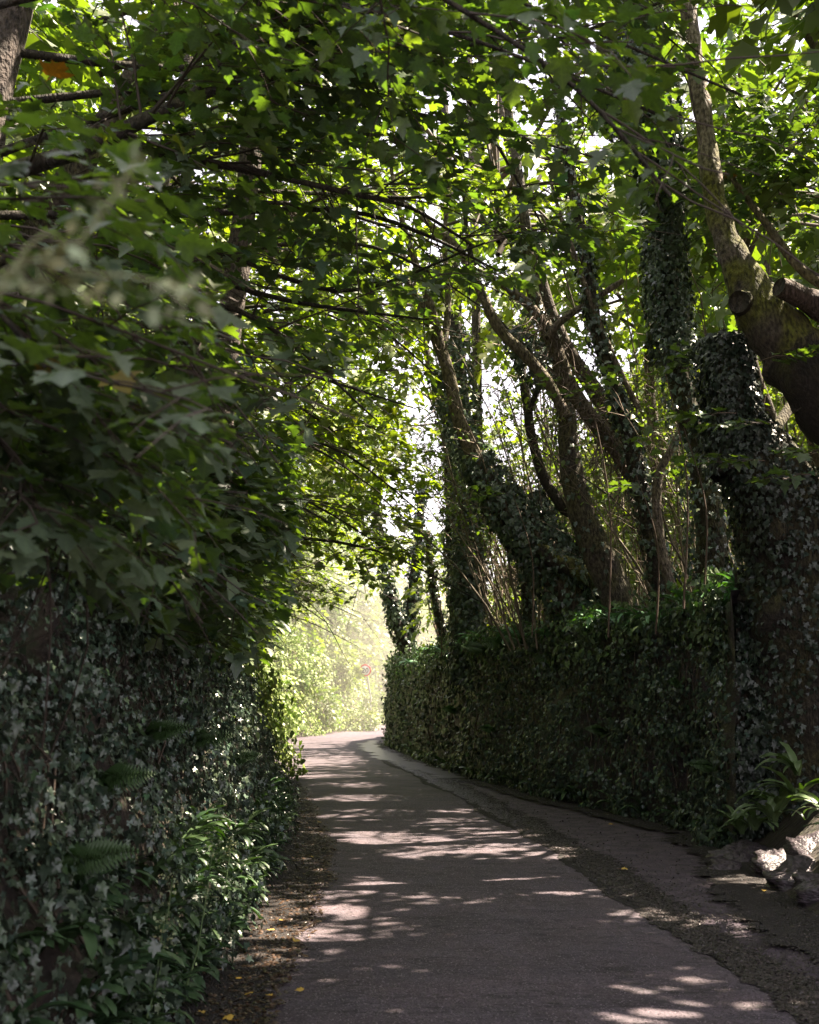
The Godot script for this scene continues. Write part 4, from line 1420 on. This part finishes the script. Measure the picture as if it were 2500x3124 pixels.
func crown() -> void:
	# the high roof of leaves over the lane and the wood: crowns of the right-hand trees beyond the top of the view
	var spec := [
		[Vector3(2.5, 10.5, -11), Vector3(4.0, 2.0, 4.5), 120, "high leafy crown over the lane just ahead", Vector3(6.5, 2.6, -9.5)],
		[Vector3(7.0, 9.0, -17.5), Vector3(3.6, 2.4, 5.0), 620, "high bright crown at the upper right behind the mossy limb", Vector3(7.5, 2.9, -18)],
		[Vector3(6.9, 8.2, -13.2), Vector3(2.0, 1.6, 4.6), 750, "leafy crown just out beyond the mossy tree", Vector3(8.8, 2.8, -17.0)],
		[Vector3(3.2, 9.8, -4.5), Vector3(3.6, 1.8, 2.9), 380, "broad crown over the lane where the picture is taken", Vector3(7.0, 2.4, -5.5)],
		[Vector3(6.1, 7.5, -8.2), Vector3(2.6, 1.6, 3.6), 850, "leafy crown hanging above the near right verge", Vector3(7.6, 2.4, -8.0)],
		[Vector3(6.3, 11.6, -22), Vector3(2.6, 1.6, 6.5), 750, "thin high crown arching toward the lane from the right", Vector3(8.0, 2.9, -23.5)],
		[Vector3(1.4, 12.5, -45), Vector3(3.0, 5.5, 3.0), 800, "bright crown right of the bend behind the upright ivy trunk", Vector3(2.6, 2.8, -45)],
		[Vector3(5.2, 9.3, -18.8), Vector3(1.7, 1.2, 3.4), 480, "small crown between the tall ivy tree and the lane", Vector3(6.0, 2.8, -20.6)],
		[Vector3(3.7, 7.7, -6.8), Vector3(1.6, 1.0, 2.4), 270, "low crown beside the camera over the right of the lane", Vector3(6.8, 2.2, -6.6)],
		[Vector3(1.5, 10.5, -20), Vector3(4.0, 2.8, 5.0), 130, "high crown over the middle of the lane", Vector3(4.6, 2.8, -22)],
		[Vector3(5.5, 11.0, -27), Vector3(5.0, 3.4, 5.0), 950, "high crown behind the twisted trunk", Vector3(5.2, 2.9, -27.5)],
		[Vector3(-0.2, 11.5, -30), Vector3(3.6, 3.0, 5.0), 60, "high crown above the thick leaning trunk", Vector3(3.2, 2.8, -31)],
		[Vector3(9.5, 9.0, -9), Vector3(4.5, 4.0, 5.0), 150, "crown shading the near right rocks", Vector3(9.0, 2.8, -9)],
		[Vector3(11.5, 9.5, -20), Vector3(5.0, 4.5, 6.0), 350, "crown filling the right edge behind the mossy tree", Vector3(11.5, 3.2, -21)],
		[Vector3(5.0, 9.5, -3), Vector3(5.0, 3.0, 4.0), 350, "crown over the lane beside the camera", Vector3(7.5, 2.6, -3)],
		[Vector3(10.5, 11.5, -31), Vector3(5.5, 4.0, 6.0), 900, "crown far back at the right of the wood", Vector3(11, 3.4, -31)],
		[Vector3(-1.5, 10.5, -12), Vector3(3.4, 3.0, 5.0), 120, "crown above the left bank trees", Vector3(-5.2, 3.4, -11.5)],
		[Vector3(5.0, 10.5, -44), Vector3(4.0, 6.5, 4.5), 2300, "bright crown seen between the trunks above the bend", Vector3(5.5, 2.9, -44)],
		[Vector3(11.0, 11.0, -46), Vector3(5.0, 7.5, 5.0), 2200, "bright crown far behind the crooked stem", Vector3(11.5, 3.0, -46)],
		[Vector3(18.0, 11.5, -42), Vector3(6.0, 6.5, 5.0), 1500, "bright crown far behind the pale slim stem", Vector3(18, 3.2, -42)],
		[Vector3(24.0, 12.0, -36), Vector3(6.0, 7.0, 5.0), 1400, "bright crown far behind the mossy tree", Vector3(24, 3.4, -36)],
		[Vector3(-7.0, 8.0, -9.5), Vector3(3.0, 4.5, 4.5), 2300, "dark crown closing the upper left corner", Vector3(-7.0, 4.6, -9.5)],
		[Vector3(-7.2, 9.5, -16), Vector3(3.0, 5.5, 4.5), 2000, "dark crown on the hill behind the third left sycamore", Vector3(-7.4, 4.8, -16)],
		[Vector3(-5.5, 6.0, -3.5), Vector3(2.4, 3.2, 3.5), 800, "crown on the hill left of the camera", Vector3(-6.0, 4.0, -3.0)],
		[Vector3(4.0, 15.0, -92), Vector3(6.0, 12.0, 5.0), 1700, "hazy crown rising far beyond the bend", Vector3(4, 2.5, -93)],
		[Vector3(13.0, 15.5, -90), Vector3(6.5, 13.0, 5.0), 1900, "hazy crown far beyond the twisted trunk", Vector3(13, 3, -91)],
		[Vector3(23.0, 16.0, -86), Vector3(7.0, 13.0, 5.0), 1900, "hazy crown far beyond the tall ivy tree", Vector3(23, 3, -87)],
		[Vector3(33.0, 15.0, -80), Vector3(7.0, 12.0, 5.0), 1100, "hazy crown far beyond the mossy limb", Vector3(33, 3, -81)],
		[Vector3(-6.0, 15.0, -95), Vector3(6.0, 12.0, 5.0), 1000, "hazy crown far above the sunlit hedge", Vector3(-6, 3, -96)],
		[Vector3(-9.5, 9.0, -30), Vector3(4.0, 6.0, 6.0), 1500, "light green crown on the hill behind the fifth left sycamore", Vector3(-10, 5.6, -30)],
		[Vector3(-11.0, 9.5, -45), Vector3(5.0, 6.5, 7.0), 1600, "light green crown on the hill above the sunlit hedge", Vector3(-12, 6.0, -45)],
		[Vector3(-8.0, 9.0, -22), Vector3(2.6, 5.0, 4.0), 1200, "crown on the hill behind the fourth left sycamore", Vector3(-8.4, 5.0, -22)],
		[Vector3(-2.5, 11.0, -22), Vector3(3.4, 3.2, 5.0), 120, "crown above the left trees at the bend", Vector3(-7.0, 3.8, -23.5)],
	]
	for q in spec:
		var c: Vector3 = q[0]
		var r: Vector3 = q[1]
		var foot: Vector3 = q[4]
		var t := thing("woodland_tree", foot, "tall woodland tree with " + q[3], "tree", "tall trees roofing the lane")
		limb(t, "trunk", PackedVector3Array([foot + Vector3(0, -0.5, 0), foot.lerp(c, 0.35) + Vector3(0.3, 0.4, 0), foot.lerp(c, 0.7), c + Vector3(0, 1.5, 0)]), [0.2, 0.16, 0.12, 0.05], BARK, 0.1, 0.15, 8)
		var keys := ["spray0", "spray1", "spray2", "spray3", "spray4", "spray5"]
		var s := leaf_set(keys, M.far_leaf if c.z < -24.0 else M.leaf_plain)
		var tw := start()
		for k in 22:
			var v := (rvec()).normalized()
			var e := c + v * r * 0.9
			var m := c.lerp(e, 0.5) + Vector3(0, 0.4, 0) + rvec() * 0.3
			tube(tw, smooth(PackedVector3Array([c + Vector3(0, -1.5 * rnd(), 0), m, e]), 4), 0.05, 0.008, 5, Color(0.08, 0.06, 0.045))
		put("branches", done(tw), M.twig, t, "stuff")
		for i in int(q[2]):
			var v := rvec().normalized() * pow(rnd(), 0.42)
			var p := c + v * r
			if noise.get_noise_3dv(p * 0.55) < (-0.32 if c.z > -33.0 else -0.6): continue
			var a := rnd(0, TAU)
			var dir := Vector3(cos(a), -0.2 + rng.randfn() * 0.15, sin(a)) + v * 0.5
			if sunny(p, 0.12) or sunny(p + dir * 0.35, 0.25) or sunny(p + dir * 0.7, 0.25) or sunny(p + dir * 1.0, 0.15): continue
			var k := seen(p)
			if p.x > -0.5 and k.z > 0 and k.z < 33 and k.y > 700 and k.x > 900 and k.x < 1725: continue
			add_leaf(s, p, dir, Vector3.UP + rvec() * 0.3, rnd(0.75, 1.15) * (2.2 if c.z < -75.0 else (1.5 if c.z < -33.0 else 1.0)), tone(0.15))
		emit(s, t, "spray", "foliage")


# ------------------------------------------------------------------ plants along the lane
func tuft(base: Vector3, out: Vector3, n: int, size: float, label: String, group: String, mat: Material, called := "harts_tongue_fern", spread := 1.0) -> void:
	var t := thing(called, base, label, "fern", group)
	for k in n:
		var a := rnd(-1.5, 1.5) * spread
		var dir := out.rotated(Vector3.UP, a)
		var o := MeshInstance3D.new()
		o.name = "frond"
		o.mesh = G["fern"] if called == "feathery_fern" else G["frond%d" % (rng.randi() % 3)]
		o.material_override = mat
		var sz := size * rnd(0.6, 1.2) * (0.68 if called == "feathery_fern" else 1.0)
		if called == "feathery_fern": dir = (dir + Vector3(0, 0.25, 0)).normalized()
		o.transform = Transform3D(aim(dir, (Vector3.UP if called != "feathery_fern" else Vector3.UP * 0.5 + out * 0.5 + Vector3(0, 0, 0.8)) + rvec() * 0.25).scaled_local(Vector3(sz * 1.1, sz, sz)), dir * rnd(0.0, 0.05))
		t.add_child(o, true)


func undergrowth() -> void:
	var tones := []
	for i in 4:
		var m: StandardMaterial3D = M.frond.duplicate()
		var c: Color = M.frond.albedo_color.srgb_to_linear()
		var f := 0.65 + 0.22 * i
		m.albedo_color = Color(c.r * f * (0.9 + 0.12 * i), c.g * f, c.b * f).linear_to_srgb()
		tones.append(m)
	var bright := []
	for i in 3:
		var m: StandardMaterial3D = M.frond.duplicate()
		var f := 1.9 + 0.4 * i
		m.albedo_color = Color(0.055 * f, 0.112 * f, 0.056 * f).linear_to_srgb()
		bright.append(m)
	# foot of the left bank
	var d := 4.6
	var n := 0
	while d < 19.0:
		for row in (4 if d < 10.0 else 3):
			var h: float = [0.02, 0.2, 0.40, 0.62][row]
			var p := bank_point(true, d + rng.randfn() * 0.12, h) + Vector3(0.0, 0, 0)
			tuft(p, Vector3(1, 0.0, 0.35 + 0.2 * rng.randfn()).normalized(), 11, 0.33, "hart's tongue fern at the left bank foot, %s %s from the camera" % [ordinal(n), ["in the bottom row", "in the middle row", "in the upper row", "in the topmost row"][row]], "strap-leaved ferns along the left bank foot", tones[rng.randi() % 3])
		n += 1
		d += 0.24 + 0.014 * d
	# foot of the right wall
	d = 13.8
	n = 0
	while d < 38.0:
		var p := bank_point(false, d, 0.05) + Vector3(-0.03, 0, 0)
		tuft(p, Vector3(-1, 0.0, 0.5).normalized(), 8, 0.42, "hart's tongue fern at the foot of the right ivy wall, %s from the corner" % ordinal(n), "strap-leaved ferns along the right wall foot", tones[rng.randi() % 3])
		n += 1
		d += rnd(0.35, 0.9) + 0.015 * d
	# top of the right wall
	d = 13.9
	n = 0
	while d < 36.0:
		for row in 3:
			var x := edge(RX, d) + 0.12 + 0.45 * row + 0.1 * rng.randfn()
			var p := Vector3(x, plateau(x, d) + 0.12, -d + rng.randfn() * 0.15)
			tuft(p, Vector3(-1, 0.0, 0.5).normalized(), 13, 0.52, "leafy green fern on the right wall top, %s %s from the mossy tree" % [ordinal(n), ["along the brink", "set back", "farthest back"][row]], "strap-leaved plants on the right wall top", bright[rng.randi() % 3], "harts_tongue_fern", 1.5)
		n += 1
		d += 0.34 + 0.02 * d
	# sunlit ferns by the rocks
	for q in [[3.50, 0.42, -12.2, 0.42, "sunlit yellow green fern above the bright rock"], [3.72, 0.62, -12.1, 0.45, "sunlit fern to the right of the bright rock"], [3.42, 0.30, -12.6, 0.36, "small fern behind the bright rock"], [3.4, 0.22, -13.0, 0.42, "shaded fern drooping at the corner of the ivy wall"], [3.62, 0.55, -10.9, 0.40, "dark green fern at the right edge above the boulder"], [3.50, 0.42, -10.1, 0.40, "lowest dark fern at the right edge of the picture"], [3.80, 0.85, -12.3, 0.42, "topmost sunlit fern under the black ivy"], [3.66, 0.50, -12.5, 0.42, "broad sunlit fern in the middle of the near right clump"]]:
		tuft(Vector3(q[0], q[1], q[2]), Vector3(-1, 0.1, 0.6).normalized(), 12, q[3], q[4], "ferns on the near right verge", tones[3], "harts_tongue_fern", 1.3)
	# feathery ferns
	for q in [[true, 8.3, 1.35, 0.55, "feathery fern frond cluster high on the left ivy bank"], [true, 9.6, 1.25, 0.5, "second feathery fern on the left ivy bank, farther along"], [true, 6.6, 1.15, 0.5, "feathery fern nearest the camera on the left ivy"], [false, 18.2, 1.1, 0.5, "feathery fern halfway up the right ivy wall below the slim pale stem"], [false, 23.5, 1.0, 0.5, "feathery fern low on the right ivy wall below the upright ivy trunk"], [false, 14.4, 0.8, 0.45, "feathery fern at knee height beside the wall corner"], [true, 12.0, 1.0, 0.5, "feathery fern halfway up the left bank before the bend"], [true, 5.4, 0.9, 0.45, "feathery fern low on the left bank at the picture edge"], [false, 15.5, 1.75, 0.45, "feathery fern low on the right ivy wall near the corner"], [false, 20.5, 2.2, 0.5, "feathery fern high on the right ivy wall"], [false, 16.8, 2.5, 0.5, "feathery fern on top of the right wall"], [false, 27.0, 1.3, 0.6, "feathery fern far along the right ivy wall"], [false, 21.5, 2.55, 0.7, "tall feathery fern on the wall top left of the mossy arched limb"], [false, 23.0, 2.55, 0.75, "tall feathery fern on the wall top right of the upright ivy trunk"], [false, 24.2, 2.5, 0.7, "feathery fern on the wall top nearest the upright ivy trunk"]]:
		var left: bool = q[0]
		tuft(bank_point(left, q[1], q[2]) + Vector3(0.1 if left else -0.1, 0, 0), Vector3(1.0 if left else -1.0, -0.1, 0.5).normalized(), 6, q[3], q[4], "feathery ferns growing out of the ivy", M.fern, "feathery_fern", 0.8)
	# leafy growth at the turn of the left bank
	for q in [[15.5, 0.9, "bramble bush bulging from the left bank at the bend"], [18.5, 1.0, "bramble bush behind the first one on the left bank"], [22.0, 1.1, "leafy bush on the left bank farther round the bend"], [13.0, 0.8, "low leafy bush on the left bank before the bend"]]:
		var c := bank_point(true, q[0], q[1]) + Vector3(-0.25, 0, 0)
		var t := thing("bramble_bush", Vector3(c.x, 0, c.z), q[2], "bush", "leafy bushes on the left bank")
		var s := leaf_set(["ovate", "ivy1"], M.leaf_plain)
		var tw := start()
		for k in 26:
			var p := Vector3(c.x - 0.15 - 0.1 * q[1], rnd(0.1, 1.35), c.z + rng.randfn() * 1.0)
			var v := Vector3(rnd(0.3, 1.0), rnd(-0.3, 0.9), rng.randfn() * 0.6).normalized()
			var pts := PackedVector3Array()
			for j in 6:
				pts.append(p)
				p += v * rnd(0.06, 0.12)
				v = (v + Vector3(0.05, -0.25, 0) + rvec() * 0.15).normalized()
			tube(tw, pts, 0.005, 0.002, 4, Color(0.09, 0.055, 0.04))
			for j in 24:
				var u := along(pts, rnd(0.1, 1.0)) + rvec() * 0.09
				add_leaf(s, u, Vector3(0.6, -0.5, 0) + rvec() * 0.7, Vector3(0.5, 0.9, 0.2) + rvec() * 0.4, rnd(0.05, 0.11), tone(0.25))
		put("stems", done(tw), M.twig, t, "stuff")
		emit(s, t, "leaf", "foliage", 40, M.leaf_tones, 7.0)


# ------------------------------------------------------------------ sunlit growth round the bend and in the wood
func far_foliage() -> void:
	# sunlit hedge bank on the far left of the bend
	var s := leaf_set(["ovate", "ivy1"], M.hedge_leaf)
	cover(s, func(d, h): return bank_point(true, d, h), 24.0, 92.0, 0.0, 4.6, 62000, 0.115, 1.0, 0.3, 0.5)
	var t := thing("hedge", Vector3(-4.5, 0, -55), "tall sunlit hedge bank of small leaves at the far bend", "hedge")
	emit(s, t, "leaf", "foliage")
	# bushes standing up behind the hedge bank, lit by the sun
	var k := 0
	var sunlit := [[-8.0, 4.9, -44, 2.0], [-7.9, 5.4, -51, 2.2], [-7.0, 5.2, -58, 2.4], [-6.2, 5.8, -66, 2.8], [-4.8, 5.4, -75, 3.0], [0.5, 5.2, -84, 3.6], [4.5, 5.6, -91, 4.0], [-7.5, 8.0, -62, 4.5], [-6, 9.0, -76, 5.0], [-1, 9.5, -92, 5.5], [10, 7.0, -98, 6.0], [-9, 6, -50, 3.5], [-2.35, 0.5, -61.6, 0.75], [-5.3, 1.6, -47.5, 1.1], [-5.2, 3.0, -53, 1.3], [-4.2, 1.3, -56.5, 0.9], [-3.9, 3.4, -64, 1.4], [-2.6, 1.5, -71, 1.2], [-1.2, 3.2, -79, 1.6]]
	sunlit.sort_custom(func(a, b): return a[2] > b[2])
	for q in sunlit:
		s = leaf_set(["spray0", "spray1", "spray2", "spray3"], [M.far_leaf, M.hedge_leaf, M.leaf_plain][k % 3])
		var c := Vector3(q[0], q[1], q[2])
		t = thing("sunlit_bush", Vector3(q[0], minf(2.6, q[1]), q[2]), "pale sunlit bush, %s from the near end of the far bend" % ordinal(k), "bush", "sunlit bushes beyond the bend")
		k += 1
		var tw := start()
		for j in 10:
			tube(tw, smooth(PackedVector3Array([Vector3(q[0], minf(2.2, q[1] - 0.4), q[2]), c + rvec() * q[3] * 0.3, c + rvec() * q[3] * 0.7]), 3), minf(0.05, q[3] * 0.02), 0.01, 4, Color(0.12, 0.09, 0.06))
		put("branches", done(tw), M.twig, t, "stuff")
		for i in int(170 * q[3]):
			var v := rvec().normalized() * pow(rnd(), 0.4)
			var p := c + v * Vector3(q[3], q[3] * 0.85, q[3])
			add_leaf(s, p, v + Vector3(rng.randfn() * 0.5, -0.2, rng.randfn() * 0.5), Vector3.UP + rvec() * 0.5, rnd(0.7, 1.2) * minf(1.0, 0.35 + q[3] * 0.25), tone(0.2))
		emit(s, t, "spray", "foliage")
	# understorey behind the right-hand trunks
	k = 0
	var shaded := [[3.5, 3.6, -30, 1.6], [6.0, 4.4, -34, 2.6], [9.5, 4.8, -33, 3.0], [13, 5.4, -30, 3.4], [2.6, 4.4, -38, 2.4], [5.5, 6.0, -43, 3.6], [10.5, 6.6, -43, 4.2], [16, 7.0, -38, 4.6], [1.6, 5.0, -47, 2.6], [20, 7, -28, 4.5], [8, 4.2, -25, 1.8], [14.5, 4.8, -23, 2.8], [10.2, 4.0, -17.5, 1.7], [15, 9, -52, 6.0], [24, 10, -44, 7.0], [5, 8.5, -56, 4.5], [4.6, 6.8, -34, 2.6], [7.6, 7.4, -37, 3.2], [6.2, 9.5, -40, 3.4], [11, 8.5, -30, 3.2], [3.4, 8.0, -38, 2.6]]
	shaded.sort_custom(func(a, b): return a[2] > b[2])
	for q in shaded:
		s = leaf_set(["spray0", "spray1", "spray2", "spray3"], M.far_leaf)
		var c := Vector3(q[0], q[1], q[2])
		t = thing("woodland_bush", Vector3(q[0], 2.8, q[2]), "leafy backlit bush behind the right trunks, %s from the mossy tree" % ordinal(k), "bush", "backlit bushes in the wood on the right")
		k += 1
		var tw := start()
		for j in 10:
			tube(tw, smooth(PackedVector3Array([Vector3(q[0], 2.4, q[2]), c + rvec() * q[3] * 0.3, c + rvec() * q[3] * 0.7]), 3), 0.05, 0.01, 4, Color(0.14, 0.10, 0.07))
		put("branches", done(tw), M.twig, t, "stuff")
		for i in int(105 * q[3]):
			var v := rvec().normalized() * pow(rnd(), 0.4)
			var p := c + v * Vector3(q[3], q[3] * 0.9, q[3])
			if p.y < 2.6 or noise.get_noise_3dv(p * 0.7) < -0.2: continue
			if sunny(p): continue
			add_leaf(s, p, v + Vector3(rng.randfn() * 0.5, -0.2, rng.randfn() * 0.5), Vector3.UP + rvec() * 0.5, rnd(0.6, 1.0), tone(0.2))
		emit(s, t, "spray", "foliage")


# ------------------------------------------------------------------ sign, fallen leaves, flowers
func small_things() -> void:
	# speed limit sign at the bend, half covered by leaves
	var c := at(769, 1412, 62.0)
	var t := thing("speed_limit_sign", Vector3(c.x + 0.35, 0, c.z - 0.02), "round red ringed 20 speed limit sign half hidden in leaves", "road sign")
	var st := start()
	tube(st, PackedVector3Array([Vector3(c.x + 0.28, -0.2, c.z - 0.05), Vector3(c.x + 0.28, 1.6, c.z - 0.05), Vector3(c.x + 0.1, c.y - 0.2, c.z - 0.05), Vector3(c.x + 0.1, c.y + 0.3, c.z - 0.05)]), 0.04, 0.04, 10, Color.WHITE)
	put("post", done(st), M.metal, t)
	for q in [["plate", 0.0, 0.30, 0.0, M.white], ["ring", 0.235, 0.30, 0.012, M.red]]:
		var sp := start()
		for i in 48:
			var a0 := TAU * i / 48
			var a1 := TAU * (i + 1) / 48
			var d0 := Vector3(cos(a0), sin(a0), 0)
			var d1 := Vector3(cos(a1), sin(a1), 0)
			var z0 := Vector3(0, 0, q[3] + 0.012)
			var bk := Vector3(0, 0, -0.012 + q[3])
			for v in [d0 * q[1] + z0, d1 * q[2] + z0, d0 * q[2] + z0, d0 * q[1] + z0, d1 * q[1] + z0, d1 * q[2] + z0, d0 * q[2] + z0, d1 * q[2] + z0, d1 * q[2] + bk, d0 * q[2] + z0, d1 * q[2] + bk, d0 * q[2] + bk]:
				sp.set_uv(Vector2.ZERO)
				sp.add_vertex(c + v)
		put(q[0], done(sp), q[4], t)
	var tm := TextMesh.new()
	tm.text = "20"
	var sf := SystemFont.new()
	sf.font_names = PackedStringArray(["Droid Sans"])
	sf.font_weight = 700
	tm.font = sf
	tm.font_size = 40
	tm.pixel_size = 0.0085
	tm.depth = 0.006
	var num := MeshInstance3D.new()
	num.name = "numerals"
	num.mesh = tm
	num.material_override = M.black
	num.position = c + Vector3(0, 0, 0.018) - t.position
	t.add_child(num)
	# leaves over the left half of the sign
	var s := leaf_set(["leaf_low0"], M.far_leaf)
	for i in 26:
		var p := c + Vector3(-0.36 + rng.randfn() * 0.07, rng.randfn() * 0.2, 0.25 + 0.1 * rng.randfn())
		add_leaf(s, p, Vector3(0.5, -0.6, 0.3) + rvec() * 0.4, Vector3(0, 0.4, 1) + rvec() * 0.4, rnd(0.14, 0.22), tone(0.2))
	var sg := thing("leafy_branch", c + Vector3(-0.8, 0, 0.2), "leafy branch of the hedge covering the left of the sign", "branch")
	var tb := start()
	tube(tb, PackedVector3Array([c + Vector3(-1.6, -0.3, 0), c + Vector3(-0.8, 0.0, 0.2), c + Vector3(-0.3, 0.1, 0.25)]), 0.02, 0.006, 5, Color(0.12, 0.09, 0.06))
	put("twig", done(tb), M.twig, sg)
	emit(s, sg, "leaf", "foliage")
	# yellow fallen leaves
	var place := ["beside the lowest left ferns", "near the left ferns' tips", "on the brown litter", "out on the asphalt edge", "at the bottom of the picture", "among the dark crumbs", "close under the left bank", "by the cracked edge", "by the left fern row", "on the litter farther up", "near the bend of the left bank", "on the dark gutter", "on the soil by the rocks", "beside the dark rock", "next to the gutter chips", "far up the left edge"]
	var px := [[700, 1243], [728, 1312], [790, 1316], [884, 1293], [663, 1410], [590, 1400], [684, 1442], [835, 968], [866, 1040], [800, 1010], [936, 716], [-1, 1], [-2, 1], [-3, 1], [-4, 1], [-5, 1]]
	var spot := [[507, 2080], [527, 2112], [570, 2118], [638, 2105], [480, 2160], [424, 2152], [495, 2172], [588, 1952], [620, 2000], [574, 1975], [655, 1815], [1310, 1842], [1610, 1888], [1572, 1775], [1290, 1745], [672, 1740]]
	for i in spot.size():
		var g := ray_ground(spot[i][0], spot[i][1])
		var o := MeshInstance3D.new()
		o.name = numbered("fallen_leaf")
		o.mesh = G["leaf%d" % (i % 3)]
		o.material_override = M.fallen
		o.transform = Transform3D(aim(Vector3(rng.randfn(), 0, rng.randfn()), Vector3.UP + rvec() * 0.25).scaled_local(Vector3.ONE * rnd(0.035, 0.058)), g + Vector3(0, 0.05, 0))
		add_child(o)
		tag(o, "small yellow fallen leaf lying " + place[i], "fallen leaf", "yellow leaves fallen on the lane")
	# pale flower heads at the foot of the left bank
	for i in 6:
		var d: float = [5.6, 5.9, 6.2, 6.7, 7.2, 7.9, 8.3, 8.8, 9.4][i]
		var h: float = [0.55, 0.42, 0.62, 0.5, 0.66, 0.58, 0.7, 0.5, 0.62][i]
		var b := bank_point(true, d, h * 0.5) + Vector3(0.16, 0, 0)
		t = thing("flowering_plant", Vector3(b.x, 0.1, b.z), "pale greenish flower heads at the left bank foot, %s from the camera" % ordinal(i), "flower", "pale flowers at the left bank foot")
		var top := Vector3(b.x + 0.1, h + 0.1, b.z)
		var fs := start()
		tube(fs, PackedVector3Array([Vector3(b.x, 0.1, b.z), Vector3(b.x + 0.06, h * 0.6, b.z), top]), 0.006, 0.003, 4, Color(0.09, 0.14, 0.05))
		put("stem", done(fs), M.twig, t)
		s = leaf_set(["ovate"], M.flower)
		for j in 45:
			add_leaf(s, top + rvec() * Vector3(0.05, 0.07, 0.05), rvec() + Vector3.UP * 0.3, rvec() + Vector3.UP, rnd(0.012, 0.022), tone(0.15))
		emit(s, t, "floret", "flower_head")
	# out-of-focus flowering grass leaning in from the left, close to the camera
	t = thing("tall_grass", Vector3(-0.8, 0.0, -1.2), "blurred pale flowering stem close to the camera at the left", "plant")
	var gs := start()
	for q in [[[-0.8, 0.0, -1.2], [-0.66, 1.3, -1.18], [-0.40, 1.98, -1.15], [-0.32, 2.04, -1.15], [-0.265, 2.13, -1.15]], [[-0.8, 0.0, -1.2], [-0.64, 1.4, -1.18], [-0.43, 1.96, -1.15], [-0.30, 2.005, -1.15], [-0.205, 1.985, -1.15]], [[-0.8, 0.0, -1.2], [-0.68, 1.4, -1.2], [-0.50, 1.96, -1.16], [-0.40, 2.02, -1.15]]]:
		var p := PackedVector3Array()
		for v in q: p.append(Vector3(v[0], v[1], v[2]))
		tube(gs, smooth(p, 5), 0.003, 0.0015, 5, Color(0.16, 0.17, 0.08))
	put("stem", done(gs), M.twig, t)
	s = leaf_set(["ovate"], M.flower)
	for q in [[[-0.36, 2.015], [-0.265, 2.13], 34], [[-0.36, 1.99], [-0.205, 1.985], 44], [[-0.46, 1.975], [-0.32, 2.03], 60]]:
		for j in int(q[2]):
			var u := rnd()
			var p := Vector3(lerpf(q[0][0], q[1][0], u), lerpf(q[0][1], q[1][1], u), -1.15) + rvec() * 0.013
			add_leaf(s, p, rvec() + Vector3(0.5, -0.2, 0), rvec() + Vector3.UP, rnd(0.010, 0.022), tone(0.2))
	emit(s, t, "floret", "seed_head")
